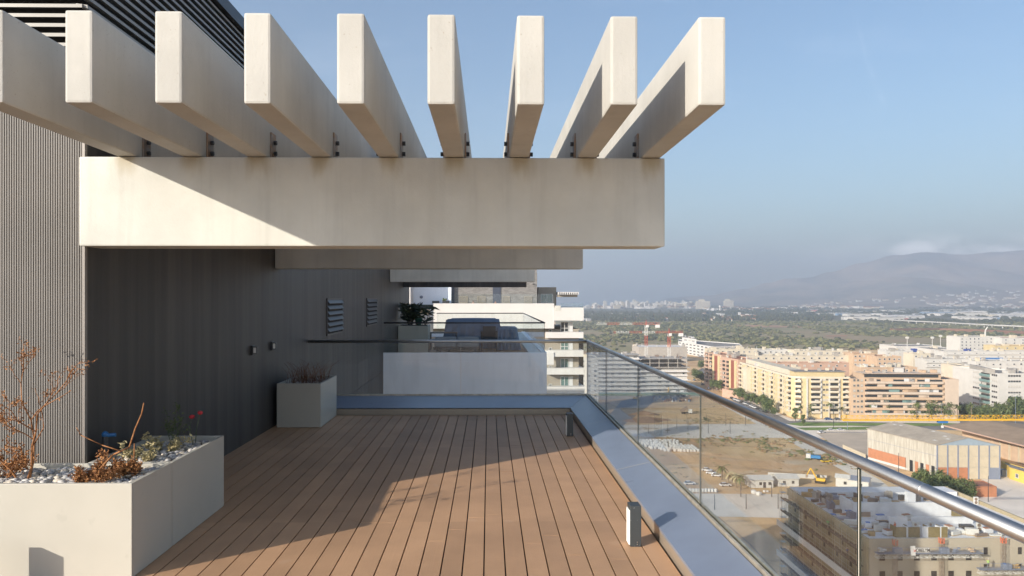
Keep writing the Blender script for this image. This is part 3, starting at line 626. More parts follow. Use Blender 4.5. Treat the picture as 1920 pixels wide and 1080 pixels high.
# people: one skinned body from connected joints
def person(name_label, loc, rz=0, shirt=None, legs=None, hat=None, pose='stand', vest=None, h=1.74):
    t = thing('person', name_label, 'person', loc, rz)
    a = pose
    J = {'pel':(0,0,.95),'wst':(0,0,1.10),'cst':(0,-.01,1.34),'nk':(0,0,1.49),'hd0':(0,-.01,1.58),'hd':(0,-.015,1.67),'hd1':(0,0,1.74)}
    R_ = {'pel':.145,'wst':.125,'cst':.15,'nk':.058,'hd0':.072,'hd':.098,'hd1':.06}
    E_ = [('pel','wst'),('wst','cst'),('cst','nk'),('nk','hd0'),('hd0','hd'),('hd','hd1')]
    for s, q in ((-1,'l'),(1,'r')):
        J['hip'+q]=(s*.10,0,.88); J['kn'+q]=(s*.11,-.03 if s<0 else .0,.49); J['an'+q]=(s*.11,.02,.09); J['to'+q]=(s*.12,-.14,.035)
        R_['hip'+q]=.10; R_['kn'+q]=.062; R_['an'+q]=.045; R_['to'+q]=.035
        fwd = a == 'reach'
        J['sh'+q]=(s*.19,0,1.42); J['el'+q]=(s*(.27 if not fwd else .24),-.22 if fwd else .03,1.18 if not fwd else 1.28); J['wr'+q]=(s*(.25 if not fwd else .17),-.44 if fwd else -.08,.95 if not fwd else 1.38); J['hn'+q]=(s*(.25 if not fwd else .15),-.53 if fwd else -.11,.86 if not fwd else 1.43)
        R_['sh'+q]=.07; R_['el'+q]=.048; R_['wr'+q]=.034; R_['hn'+q]=.030
        E_ += [('pel','hip'+q),('hip'+q,'kn'+q),('kn'+q,'an'+q),('an'+q,'to'+q),('cst','sh'+q),('sh'+q,'el'+q),('el'+q,'wr'+q),('wr'+q,'hn'+q)]
    ks = list(J); me = bpy.data.meshes.new('body'); me.from_pydata([J[k] for k in ks], [(ks.index(x), ks.index(y)) for x, y in E_], [])
    o = put('body', me, t)
    sk = o.modifiers.new('skin', 'SKIN'); me.skin_vertices.new() if not me.skin_vertices else None
    for i, k in enumerate(ks): me.skin_vertices[0].data[i].radius = (R_[k], R_[k]*(.75 if k in ('pel','wst','cst') else 1))
    me.skin_vertices[0].data[ks.index('pel')].use_root = True
    sb = o.modifiers.new('sub', 'SUBSURF'); sb.levels = 1; sb.render_levels = 1; sk.use_smooth_shade = True
    me.materials.append(K['skin'])
    c = MB(); 
    for q in ('l','r'): c.tube(J['hip'+q], J['kn'+q], .115, .078, 10); c.tube(J['kn'+q], (J['an'+q][0],J['an'+q][1],.10), .078, .062, 10)
    c.lathe((0,0,0), [(.14,.84),(.165,.92),(.15,1.03)], 12); c.build('trousers', legs, t, smooth=True)
    c = MB(); c.lathe((0,0,0), [(.165,.98),(.155,1.1),(.18,1.3),(.185,1.40),(.07,1.50)], 12)
    for i in range(len(c.v)): c.v[i] = (c.v[i][0]*1.08, c.v[i][1]*.8, c.v[i][2])
    for q in ('l','r'): c.tube(J['sh'+q], J['el'+q], .082, .062, 9)
    c.build('shirt', shirt, t, smooth=True)
    c = MB(); c.blob((0,.012,1.70), (.105,.115,.085), 2, 0); c.build('hat' if hat else 'hair', hat or K['hair'], t, smooth=True)
    c = MB(); 
    for s in (-1,1): c.blob((s*.035,-.105,1.665),.013,1,0)
    c.build('eyes', K['black'], t)
    return t
K['green_vest'] = mat('yellow_green_vest', (.36,.55,.16), .7); K['greytrouser'] = mat('grey_trousers', (.16,.15,.14), .8); K['orange_shirt'] = mat('orange_work_shirt', (.75,.13,.04), .7); K['blueshirt'] = mat('blue_shirt', (.1,.15,.3), .8)
for a, lab in ((887,'brown haired person behind the white tower parapet between two louvred windows'), (929,'brown haired person behind the white tower parapet before the dark blue recess')):
    p = W(a, 569, YT+1.2); person(lab, (p.x, p.y+.2, p.z-1.33), .5, K['skin'], K['greytrouser'])
# ================================================================== city helpers
def wmesh(name, wd, ht, fm, pm, fw=.12, pr=.14, mull=1, sill=True):
    d = MB(); d.box(-wd/2,-.03,0,wd/2,-.004,ht,1)
    for a in (-wd/2, wd/2-fw): d.box(a,-pr,0,a+fw,-.003,ht)
    for b in (0, ht-fw): d.box(-wd/2+fw,-pr,b,wd/2-fw,-.003,b+fw)
    for i in range(1,mull+1): xm = -wd/2+wd*i/(mull+1); d.box(xm-fw/2,-pr+.02,fw,xm+fw/2,-.003,ht-fw)
    if sill: d.box(-wd/2-.1,-pr-.08,-.08,wd/2+.1,-.003,-.002)
    if name != 'win' or pm == 'black': return d.mesh(name, [K[fm], K[pm]])
    out = [d.mesh(name, [K[fm], K[pm]])]*2           # some with blinds: half down, fully down, tilted light behind
    for kk in (.45, .95, .25):
        e = MB(); e.v = list(d.v); e.f = list(d.f); e.m = list(d.m); e.box(-wd/2+fw,-.05,ht-fw-(ht-2*fw)*kk,wd/2-fw,-.031,ht-fw,2); out.append(e.mesh(name, [K[fm], K[pm], K['blind']]))
    return out
def bmesh_(name, wd, out, hp, m1, m2, slabt=.22, glass=False):
    d = MB(); d.box(-wd/2,-out,-slabt,wd/2,-.002,0,0)
    d.box(-wd/2,-out,.002,wd/2,-out+.12,hp,1); d.box(-wd/2,-out+.12,.002,-wd/2+.12,-.002,hp,1); d.box(wd/2-.12,-out+.12,.002,wd/2,-.002,hp,1)
    d.box(-wd/2+.15,-.03,.02,wd/2-.15,-.004,2.35,2); out = []
    for kind in range(5):                            # bare, blind, awning, washing, air conditioner
        e = MB(); e.v = list(d.v); e.f = list(d.f); e.m = list(d.m)
        if kind == 1: e.box(-wd*.42,-.06,.9,wd*.1,-.032,2.3,3)
        if kind == 2: e.add([(-wd*.4,-.05,2.35),(wd*.45,-.05,2.35),(wd*.45,-out_(out,1.3),1.75),(-wd*.4,-out_(out,1.3),1.75)], [(0,1,2,3)], 4)
        if kind == 3: e.box(-wd*.1,-.5,.9,wd*.3,-.46,1.7,3); e.box(wd*.33,-.5,1.0,wd*.42,-.46,1.7,4)
        if kind == 4: e.box(wd*.15,-.5,.0,wd*.15+.9,-.1,.75,3)
        out.append(e.mesh(name, [K[m1], K[m2], K['pane'], K['blind'], K['awn']]))
    return out
def out_(o, v): return v
def edge(P, i):
    A, B = P[i], P[(i+1)%len(P)]; dx, dy = B[0]-A[0], B[1]-A[1]; Ln = sqrt(dx*dx+dy*dy); return A, (dx/Ln, dy/Ln), Ln, atan2(dy, dx)
def onface(parent, P, i, me, name, s, z, off=0):
    A, u, Ln, rz = edge(P, i); o = put(name, me, parent, (A[0]+u[0]*s+u[1]*off, A[1]+u[1]*s-u[0]*off, z), rz); return o
def ccw(P):
    a = sum(P[i][0]*P[(i+1)%len(P)][1]-P[(i+1)%len(P)][0]*P[i][1] for i in range(len(P)))
    return [(p[0],p[1]) for p in (P if a > 0 else P[::-1])]
def shell(t, P, z1, wm, rm, par=.9, z0=GZ+.05, wall='wall', roof='roof'):
    d = MB(); d.prism(P, z0, z1-par); d.build(wall, wm, t)
    # parapet ring
    n = len(P); cx = sum(p[0] for p in P)/n; cy = sum(p[1] for p in P)/n; d = MB()
    for i in range(n):
        A, u, Ln, rz = edge(P, i); nx, ny = -u[1], u[0]
        d.prism([A, (A[0]+u[0]*Ln, A[1]+u[1]*Ln), (A[0]+u[0]*(Ln-.3)+nx*.3, A[1]+u[1]*(Ln-.3)+ny*.3), (A[0]+u[0]*.3+nx*.3, A[1]+u[1]*.3+ny*.3)], z1-par+.002, z1)
    d.build('parapet', wm, t)
    d = MB(); d.prism(P, z1-par+.003, z1-par+.05)
    d.build(roof, rm, t)
def clutter(t, P, z, n, seed, mats_, hmax=3.0, smin=1.2, smax=4.5):
    """roof huts, tanks and chimneys: each its own part"""
    r = random.Random(seed); xs = [p[0] for p in P]; ys_ = [p[1] for p in P]
    def inside(x, y):
        return all((P[(i+1)%len(P)][0]-P[i][0])*(y-P[i][1])-(P[(i+1)%len(P)][1]-P[i][1])*(x-P[i][0]) > 1.0*sqrt((P[(i+1)%len(P)][0]-P[i][0])**2+(P[(i+1)%len(P)][1]-P[i][1])**2) for i in range(len(P)))
    A, u, Ln, rz = edge(P, 0); k = 0; tries = 0
    while k < n and tries < n*30:
        tries += 1; x, y = r.uniform(min(xs), max(xs)), r.uniform(min(ys_), max(ys_))
        if not inside(x, y): continue
        d = MB(); q = r.random()
        if q < .55:
            hx, hy, h = r.uniform(smin, smax)/2, r.uniform(smin, smax)/2, r.uniform(1.2, hmax)
            d.obox((x,y), u, (-u[1],u[0]), hx, hy, z, z+h); d.obox((x,y), u, (-u[1],u[0]), hx+.12, hy+.12, z+h+.002, z+h+.16); nm = 'roof_hut'
        elif q < .85: d.obox((x,y), u, (-u[1],u[0]), .35, .35, z, z+r.uniform(1.2,2.6)); d.obox((x,y), u, (-u[1],u[0]), .5, .5, z+2.7, z+2.85); nm = 'chimney'
        else: d.lathe((x,y,z), [(.6,0),(.65,.2),(.65,1.2),(.2,1.5)], 10); nm = 'water_tank'
        d.build(nm, r.choice(mats_), t); k += 1
K['yellow'] = mat('yellow_ochre_render', (.58,.465,.26), .8, var=.12, scale=.2)
K['cream'] = mat('cream_render', (.60,.53,.41), .8, var=.10, scale=.2)
K['pink'] = mat('salmon_render', (.50,.33,.24), .8, var=.12, scale=.2)
K['redstrip'] = mat('dark_red_tile_strip', (.24,.07,.045), .7)
K['orange'] = mat('orange_brick', (.53,.38,.255), .85, var=.14, scale=.3)
K['beige'] = mat('beige_brick', (.52,.42,.33), .85, var=.08, scale=.3)
K['cityw'] = mat('white_city_render', (.55,.53,.49), .8, var=.08, scale=.3, streak=.05)
K['roof'] = mat('grey_roof_felt', (.26,.24,.22), .9, var=.3, scale=.3)
K['terra'] = mat('terracotta_roof', (.33,.15,.09), .9, var=.25, scale=.5)
K['teal'] = mat('teal_balcony_glass', (.16,.26,.25), .3)
K['sblue'] = mat('blue_sign_panel', (.04,.16,.42), .5)
K['rawconc'] = mat('raw_concrete', (.38,.35,.31), .9, var=.18, scale=.4)
K['asphalt'] = mat('asphalt', (.20,.19,.18), .9, var=.25, scale=.08)
K['pave'] = mat('pale_paving', (.72,.64,.54), .9, var=.16, scale=.07)
K['gravel'] = mat('pale_gravel', (.50,.41,.31), .95, var=.2, scale=.06)
K['lawn'] = mat('green_lawn', (.16,.24,.05), .95, var=.35, scale=.25)
K['brick'] = mat('red_brick_wall', (.42,.18,.09), .85, var=.15, scale=.6)
K['blind'] = mat('pale_blind', (.48,.45,.40), .7); K['awn'] = mat('faded_awning', (.36,.20,.12), .8, col2=(.15,.22,.2), scale=.05)
ROOFM = [K['cream'], K['cityw'], K['cream'], K['rawconc']]
# ------------------------------------------------------------------ yellow block with a long wing, curved corner and front
def yellow_block():
    A, B, Cc = G(1385,741), G(1487,784), G(1594,785); t = thing('yellow_block', 'long yellow and cream apartment block with rounded corner and rows of balconies', 'building')
    u = (B-A); u.z = 0; u.normalize(); n1 = Vector((-u.y, u.x, 0)); v = (Cc-B); v.z = 0; v.normalize(); n2 = Vector((-v.y, v.x, 0)); dep = 14
    Bs = []
    for k in range(5):                         # the rounded corner
        a = k/4; Bs.append(B-u*8*(1-a)**2 + v*8*a**2)
    zt = -45.2
    P1 = ccw([A, Bs[0], Bs[1], Bs[2], Bs[2]+n2*dep+n1*2, A+n1*dep]); P2 = ccw([Bs[2], Bs[3], Bs[4], Cc, Cc+n2*dep, Bs[2]+n2*dep+n1*2])
    # whole body in one
    out = [A, *Bs, Cc, Cc+n2*dep, B+n1*dep*.8+n2*dep*.8, A+n1*dep]; P = ccw(out)
    d = MB(); d.prism(P, GZ+.05, zt-.9); d.build('wall', K['yellow'], t)
    d = MB(); d.prism(P, zt-.89, zt-.85); d.build('roof', K['roof'], t)
    d = MB()
    for i in range(len(P)):
        if i in (len(P)-3,): pass
        a, uu, Ln, rz = edge(P, i); nx, ny = -uu[1], uu[0]; q = (a[0]+uu[0]*Ln, a[1]+uu[1]*Ln)
        d.prism([(a[0]-nx*.15,a[1]-ny*.15), (q[0]-nx*.15,q[1]-ny*.15), (q[0]+nx*.25,q[1]+ny*.25), (a[0]+nx*.25,a[1]+ny*.25)], zt-1.2, zt)
    d.build('cornice', K['cream'], t)
    d = MB(); d.prism([B+v*2+n2*3, Cc-v*2+n2*3, Cc-v*2+n2*12, B+v*2+n2*12], zt-.84, zt+2.6); d.build('penthouse', K['yellow'], t)
    d = MB(); d.prism([A+u*4+n1*4, B-u*14+n1*4, B-u*14+n1*12, A+u*4+n1*12], zt-.84, zt+2.3); d.build('penthouse', K['cream'], t)
    d = MB(); d.prism([B+v*1.4+n2*2.2, Cc-v*1.4+n2*2.2, Cc-v*1.4+n2*12.6, B+v*1.4+n2*12.6], zt+2.602, zt+2.9); d.build('penthouse_roof', K['roof'], t)
    iA = min(range(len(P)), key=lambda i: (Vector((*P[i],0))-Vector((A.x,A.y,0))).length); 
    L1 = edge(P, iA)[2]; wm = wmesh('win', 1.5, 1.5, 'cream', 'pane'); bm = bmesh_('bal', 3.6, 1.1, 1.05, 'cream', 'cream'); bb = bmesh_('bal', 5.4, 1.4, 1.05, 'cream', 'cream')
    fl = 3.05
    nb_ = 6
    for k in range(1, 8):
        z = GZ+k*fl+.3
        d = MB(); a, uu, Ln, rz = edge(P, iA); d.prism([a, (a[0]+uu[0]*Ln,a[1]+uu[1]*Ln), (a[0]+uu[0]*Ln+uu[1]*.25,a[1]+uu[1]*Ln-uu[0]*.25), (a[0]+uu[1]*.25,a[1]-uu[0]*.25)], z-.35, z-.05); d.build('string_course', K['cream'], t)
        for j in range(nb_):
            s = L1*(j+.5)/nb_; onface(t, P, iA, bm, 'balcony', s-3.4, z); onface(t, P, iA, wm, 'window', s+1.2, z+.75)
            if j % 2: onface(t, P, iA, wm, 'window', s+4.2, z+.75)
    for j in range(nb_*2+1):
        s = L1*j/(nb_*2); d = MB(); a, uu, Ln, rz = edge(P, iA); d.obox((a[0]+uu[0]*s+uu[1]*.16, a[1]+uu[1]*s-uu[0]*.16), uu, (-uu[1],uu[0]), .35, .15, GZ+.2, zt-1.3); d.build('pilaster', K['cream'] if j % 3 else K['yellow'], t)
    iB = (iA+5) % len(P); L2 = edge(P, iB)[2]
    for k in range(1, 8):
        z = GZ+k*fl+.3
        for j, s in enumerate((L2*.20, L2*.62, L2*.90)): onface(t, P, iB, bb if j != 2 else bm, 'balcony', s, z)
        for s in (L2*.40, L2*.47): onface(t, P, iB, wm, 'window', s, z+.75)
        for q in (1, 3): onface(t, P, (iA+q) % len(P), bm, 'balcony', 1.8, z)
    for s in (.005,.33,.52,.75,.99):
        d = MB(); a, uu, Ln, rz = edge(P, iB); d.obox((a[0]+uu[0]*L2*s+uu[1]*.3, a[1]+uu[1]*L2*s-uu[0]*.3), uu, (-uu[1],uu[0]), .4, .28, GZ+.2, zt-1.3); d.build('pilaster', K['cityw'], t)
    clutter(t, ccw([B+v*4+n2*4, Cc-v*3+n2*4, Cc-v*3+n2*11, B+v*4+n2*11]), zt+2.9, 5, 3, ROOFM, 1.6, .8, 2)
    clutter(t, ccw([A+u*2+n1*2, B-u*12+n1*2, B-u*12+n1*12, A+u*2+n1*12]), zt-.85, 14, 5, ROOFM, 2.2)
    return A, B, Cc, u, n1, v, n2
yA, yB, yC, yu, yn1, yv, yn2 = yellow_block()
# low stone base building at the corner, in front of the yellow block
d = MB(); q0 = G(1480,786); q1 = G(1505,786); d.prism([q0, q1, q1+yn2*-1, q0+yn2*-1], GZ+.05, GZ+4.5)
# ------------------------------------------------------------------ two salmon stair towers at its far end
def salmon(px0, pb0, px1, pb1, zt, label, seed):
    a, b = G(px0,pb0), G(px1,pb1); u = (b-a); u.z = 0; Ln = u.length; u.normalize(); n = Vector((-u.y,u.x,0)); P = ccw([a, b, b+n*16, a+n*16])
    t = thing('salmon_block', label, 'building'); shell(t, P, zt, K['pink'], K['terra']); i = min(range(4), key=lambda i: (Vector((*P[i],0))-Vector((a.x,a.y,0))).length)
    for s0, s1, m in ((.62,.80,'redstrip'),(.50,.615,'yellow'),(.805,.92,'yellow')):
        d = MB(); c = a+u*Ln*(s0+s1)/2; d.obox((c.x-n.x*.3,c.y-n.y*.3), u, n, Ln*(s1-s0)/2, .28, GZ+2, zt-1.4); d.build('facade_strip', K[m], t)
    bm = bmesh_('bal', min(5,Ln*.2), 1.3, 1.0, 'cream', 'pink'); wm = wmesh('win', 1.2, 1.4, 'cream', 'pane'); k = 1
    while GZ+k*3.05+3 < zt:
        z = GZ+k*3.05+.3; onface(t, P, i, bm, 'balcony', Ln*.14, z); onface(t, P, i, bm, 'balcony', Ln*.38, z); onface(t, P, i, wm, 'window', Ln*.95, z+.7); k += 1
    clutter(t, P, zt-.85, 7, seed, ROOFM, 2.6)
salmon(1321,724,1353,732, -42.5, 'salmon block with dark red strip, farther of two at the street end', 1)
salmon(1353,733,1384,742, -43.5, 'salmon and ochre block with a dark red strip, adjoining the yellow wing', 2)
t = thing('podium', 'low salmon coloured podium at the foot of the salmon blocks', 'building'); a, b = G(1354,744), G(1384,750); d = MB(); u = (b-a).normalized(); n = Vector((-u.y,u.x,0)); P = ccw([a,b,b+n*10,a+n*10]); shell(t, P, GZ+6, K['pink'], K['terra'], .5)
# ------------------------------------------------------------------ orange brick block with long balcony bands
def orange_block():
    a, b = G(1596,787), G(1797,789); u = (b-a); u.z = 0; Ln = u.length; u.normalize(); n = Vector((-u.y,u.x,0)); zt = -45.8
    P = ccw([a, b, b+n*15, a+n*15]); t = thing('orange_block', 'wide orange brick block with long dark balcony bands above the street palms', 'building')
    shell(t, P, zt, K['orange'], K['roof']); i = min(range(4), key=lambda i: (Vector((*P[i],0))-Vector((a.x,a.y,0))).length)
    s = Ln/201
    wm = wmesh('win', 1.3, 1.4, 'rawconc', 'pane')
    d = MB(); c = a+u*(Ln-13*s); d.obox((c.x-n.x*.2,c.y-n.y*.2), u, n, 13*s, .2, GZ+.1, zt-.02); d.build('end_panel', K['beige'], t)
    for k in range(1, 8):
        z = GZ+k*3.08+.1
        for q in (6, 13, 20): onface(t, P, i, wm, 'window', q*s, z+.9)
        L_ = 145*s; c = a+u*(26*s+L_/2)
        d = MB(); d.obox((c.x-n.x*.05,c.y-n.y*.05), u, n, L_/2, .045, z+1.15, z+2.2); d.build('window_band', K['pane'], t)
        d = MB(); d.obox((c.x-n.x*.75,c.y-n.y*.75), u, n, L_/2, .7, z-.2, z+1.1); d.build('balcony', K['beige'] if k % 2 else K['orange'], t)
        r = random.Random(k)
        for j in range(7):
            q = 30+r.uniform(0,1)*136; d = MB(); c2 = a+u*q*s; d.obox((c2.x-n.x*.32,c2.y-n.y*.32), u, n, r.uniform(1,3.2), .22, z+1.12, z+2.8); d.build('infill_panel', r.choice([K['orange'],K['frame'],K['beige'],K['teal']]), t)
        for q in (150, 158): onface(t, P, i, wm, 'window', (q+25)*s, z+.9) if q > 150 else None
    Pp = [a+u*26*s+n*4, b-u*26*s+n*4, b-u*26*s+n*13, a+u*26*s+n*13]
    d = MB(); d.prism(Pp, zt-.84, zt+2.7); d.build('penthouse', K['orange'], t)
    d = MB(); d.prism([a+u*24*s+n*2.6, b-u*24*s+n*2.6, b-u*24*s+n*13.6, a+u*24*s+n*13.6], zt+2.702, zt+3.0); d.build('penthouse_roof', K['beige'], t)
    d = MB(); c = a+u*100*s+n*3.9; d.obox((c.x,c.y), u, n, 70*s, .06, zt+.5, zt+2.2); d.build('penthouse_windows', K['pane'], t)
    clutter(t, ccw(Pp), zt+3.0, 10, 5, [K['orange'],K['cityw'],K['rawconc']], 2.4)
    return a, b, u, n
oa, ob, ou, on = orange_block()
# ------------------------------------------------------------------ white office block with teal balconies on the right
def white_block():
    a, b, c = G(1823,770), G(1872,783), G(1955,783); zt = -43.5; t = thing('white_block', 'white office block with teal balconies and dark window strips behind light green trees', 'building')
    v = Vector((0,1,0)); P = ccw([a, b, c, c+v*26, a+v*20]); shell(t, P, zt, K['cityw'], K['roof'], 1.0)
    i = min(range(5), key=lambda i: (Vector((*P[i],0))-Vector((a.x,a.y,0))).length); L1 = edge(P,i)[2]; L2 = edge(P,(i+1)%5)[2]
    w1 = wmesh('win', L1*.27, 1.5, 'frame', 'pane', mull=3, sill=False); w2 = wmesh('win', L2*.30, 1.6, 'frame', 'pane', mull=4, sill=False); w3 = wmesh('win', L1*.22, 1.5, 'frame', 'pane', mull=2, sill=False); bm = bmesh_('bal', L1*.34, 1.2, 1.2, 'teal', 'teal')
    for k in range(1, 8):
        z = GZ+k*3.3+.6
        onface(t, P, i, w1, 'window', L1*.16, z+.6); onface(t, P, i, bm, 'balcony', L1*.52, z); onface(t, P, i, w3, 'window', L1*.86, z+.6)
        for s in (.36,.75): onface(t, P, (i+1)%5, w2, 'window', L2*s, z+.6)
    d = MB(); q = a*.5+b*.5+v*6; d.prism([a+v*3+Vector((6,0,0)), b+v*3, b+v*12, a+v*12+Vector((6,0,0))], zt-.95, zt+2); d.build('penthouse', K['rawconc'], t)
    clutter(t, ccw([b+v*4, c+v*4, c+v*20, b+v*20]), zt-.95, 8, 8, [K['cityw'],K['rawconc']], 2.8)
white_block()
# ------------------------------------------------------------------ rows of roofs behind: simple blocks, each with its own windows, huts and chimneys
def simple(px0, px1, D, zt, dep, wm, rm, label, seed, nwin=10, nclut=8, cat='building', name='apartment_block', bay=None, skew=0, floors=2, band=None):
    a = Vector((XA(px0,D), D, 0)); b = Vector((XA(px1,D+skew), D+skew, 0)); u = (b-a); Ln = u.length; u.normalize(); n = Vector((-u.y,u.x,0)); P = ccw([a,b,b+n*dep,a+n*dep])
    t = thing(name, label, cat); shell(t, P, zt, wm, rm, .8); i = min(range(4), key=lambda i: (Vector((*P[i],0))-a).length)
    w = wmesh('win', 1.6, 1.4, 'frame', 'pane', pr=.2, mull=0)
    for k in range(floors):
        for j in range(nwin): onface(t, P, i, w, 'window', Ln*(j+.5)/nwin, zt-2.9-3.1*k)
    if band:
        for k in range(floors): d = MB(); c = a+u*Ln/2; d.obox((c.x-n.x*.4,c.y-n.y*.4), u, n, Ln*.48, .38, zt-3.2-3.1*k, zt-2.2-3.1*k); d.build('balcony', K[band], t)
    clutter(t, P, zt-.75, nclut, seed, ROOFM, 3.0)
    return t
simple(1372,1600,583,-43.6,13,K['cream'],K['roof'],'long cream block with chimneys forming the back row behind the yellow wing',1,16,18,floors=2)
simple(1440,1592,545,-46,11,K['pink'],K['terra'],'low red roofed row inside the court of the yellow block',2,10,8,floors=1)
simple(1400,1500,520,-47.5,8,K['cream'],K['rawconc'],'pale flat roofed row just behind the yellow wing',22,6,8,floors=1)
simple(1330,1420,640,-42.5,14,K['cream'],K['roof'],'cream block with many chimneys behind the salmon blocks',3,9,12)
simple(1420,1480,655,-44,14,K['cityw'],K['roof'],'small white topped block behind the long cream back row',4,6,8)
simple(1490,1590,640,-43.8,16,K['cream'],K['roof'],'cream block with grey roof left of the orange cluster',5,9,12)
simple(1600,1640,575,-41.5,18,K['orange'],K['terra'],'orange block with stepped roof behind the orange brick block, left of two',6,5,5,floors=3)
simple(1645,1690,560,-42.5,18,K['orange'],K['terra'],'orange block with stepped roof behind the orange brick block, right of two',7,5,5,floors=3)
simple(1615,1720,505,-45.6,12,K['orange'],K['roof'],'orange rooftop row with white tanks right behind the orange brick block',8,8,12,floors=1)
simple(1662,1712,620,-42.5,14,K['cityw'],K['roof'],'white block with stair tower behind the orange cluster',9,5,6)
simple(1712,1745,600,-43.5,14,K['cream'],K['roof'],'narrow cream block beside the white block behind the orange cluster',10,3,4)
simple(1735,1830,565,-45,14,K['cityw'],K['roof'],'white block with window row behind the right end of the orange brick block',11,9,8,band='cityw')
simple(1770,1960,640,-44.5,14,K['cityw'],K['roof'],'long white block carrying a blue panel on its roof edge',12,14,14,band='cityw',floors=2)
simple(1830,1960,540,-44.6,16,K['cityw'],K['rawconc'],'white roofed block directly behind the teal balcony office',13,10,10)
simple(1797,1826,520,-46.2,20,K['cream'],K['roof'],'cream sided block in the gap right of the orange brick block',14,3,3,floors=6,band='orange')
simple(1800,1870,735,-37,22,K['cityw'],K['roof'],'tall white block with orange end before the brown embankment',15,9,5,floors=4)
simple(1878,1990,725,-37.5,24,K['cityw'],K['terra'],'tall cream white block with dark stair slots beside the leaning mast block',16,7,5,floors=4)
simple(1865,1990,690,-43,16,K['yellow'],K['terra'],'ochre block below the tall cream white block',17,8,3,floors=2)
simple(1680,1766,930,-59,40,K['cityw'],K['roof'],'low grey roofed hall with a white end wall beyond the orange cluster',18,0,3,name='hall',floors=0)
simple(1745,1800,860,-58,40,K['cityw'],K['roof'],'low grey roofed hall with brown edge next to the white walled hall',19,0,3,name='hall',floors=0)
simple(1735,1900,700,-52,18,K['rawconc'],K['roof'],'long grey roofed building behind the blue panel',20,0,8,name='hall',floors=0)
t = thing('roof_sign', 'plain blue panel standing on the long white block at right', 'sign'); a, b = W(1838,676,638), W(1880,678,638); d = MB(); d.box(a.x,637.6,a.z-1.6,b.x,638,a.z+2.4); d.build('panel', K['sblue'], t); d = MB(); d.box(a.x+.5,638.02,a.z-2.2,a.x+.8,638.6,a.z+1.5); d.box(b.x-.8,638.02,a.z-2.2,b.x-.5,638.6,a.z+1.5); d.build('bracket', K['darkmetal'], t)
for k, (px, py) in enumerate(((1716,657),(1768,661),(1816,658))):
    t = thing('water_tank', ('blue tank on the roofs, left of three','larger blue tank on the roofs, middle of three','blue tank on the roofs, right of three')[k], 'tank'); p = W(px,py,690-k*20); d = MB(); d.box(p.x-2.2-k%2*1.5,p.y,p.z-1.6,p.x+2.2+k%2*1.5,p.y+4,p.z+1.6,0,.3); d.build('tank_body', mat('blue_tank',(.04,.07,.25),.5), t)
    d = MB(); d.box(p.x-1.5,p.y+1,-52.8 if k else -52.8,p.x+1.5,p.y+3,p.z-1.61); d.build('stand', K['rawconc'], t)
# ------------------------------------------------------------------ white office by the plain, and the low hall before it
def white_office():
    a, b, c = G(1272,661), G(1336,674), G(1392,672); t = thing('office_building', 'white stepped office building with dark window rows at the edge of the green plain', 'building')
    zt = -55.0; v = Vector((.25,1,0)).normalized(); P = ccw([a,b,c,c+v*45,a+v*50]); shell(t, P, zt, K['whitewall'], K['roof'], 1.0)
    i = min(range(5), key=lambda i: (Vector((*P[i],0))-Vector((a.x,a.y,0))).length); L1 = edge(P,i)[2]; L2 = edge(P,(i+1)%5)[2]
    w = wmesh('winw', L1*.062, 1.5, 'frame', 'pane', pr=.2, mull=1)
    for k in range(4):
        for j in range(9): onface(t, P, i, w, 'window', L1*(j+.5)/9, GZ+1.2+k*3.6)
        for j in range(5): onface(t, P, (i+1)%5, w, 'window', L2*(j+.5)/5, GZ+1.2+k*3.6)
    u = (b-a).normalized(); Q = ccw([a+u*14+v*10, a+u*62+v*10, a+u*62+v*38, a+u*14+v*38]); d = MB(); d.prism(Q, zt-.95, zt+5.2); d.build('upper_storey', K['whitewall'], t); d = MB(); d.prism(Q, zt+5.202, zt+5.5); d.build('upper_roof', K['roof'], t)
    w2 = wmesh('win', 9, 2.0, 'frame', 'pane', pr=.2, mull=5); j0 = min(range(4), key=lambda i: (Vector((*Q[i],0))-Vector((*(a+u*14+v*10).xy,0))).length)
    for s in (12, 26, 38): onface(t, Q, j0, w2, 'window', s, zt+1.6)
    clutter(t, Q, zt+5.5, 5, 4, [K['rawconc'],K['frame']], 1.6, 2, 8)
white_office()
simple(1198,1288,835,-53.5,40,K['rawconc'],K['whitewall'],'low grey hall with white roof between the two cranes',21,0,6,name='hall',floors=0)
# ================================================================== ground, streets, lots
def gmat():
    m = mat('dry_earth', (.61,.395,.19), .95, var=.12, scale=.9, col2=(.67,.46,.24)); N = m.node_tree.nodes; L = m.node_tree.links; b = N['Principled BSDF']
    tc = N.new('ShaderNodeTexCoord'); old = b.inputs['Base Color'].links[0].from_socket
    for sc, lo, hi, col, amt, st in ((.022,.46,.66,(.41,.235,.11),.7,(1,1,1)),(.035,.52,.70,(.55,.44,.31),.75,(1,1.6,1)),(.05,.60,.72,(.24,.20,.10),.5,(.6,1.8,1)),(.12,.58,.72,(.33,.22,.13),.5,(.5,2.2,1))):
        mp = N.new('ShaderNodeMapping'); mp.inputs['Scale'].default_value = st; mp.inputs['Location'].default_value = (sc*900, sc*300, 0); L.new(tc.outputs['Object'], mp.inputs[0])
        n = N.new('ShaderNodeTexNoise'); n.inputs['Scale'].default_value = sc; n.inputs['Detail'].default_value = 6; L.new(mp.outputs[0], n.inputs[0])
        x = N.new('ShaderNodeMix'); x.data_type = 'RGBA'; L.new(mth(N,L,'MULTIPLY',smooth(N,L,n.outputs[0],lo,hi),amt), x.inputs[0]); L.new(old, x.inputs[6]); x.inputs[7].default_value = (*col,1); old = x.outputs[2]
    L.new(old, b.inputs['Base Color']); return m
K['earth'] = gmat()
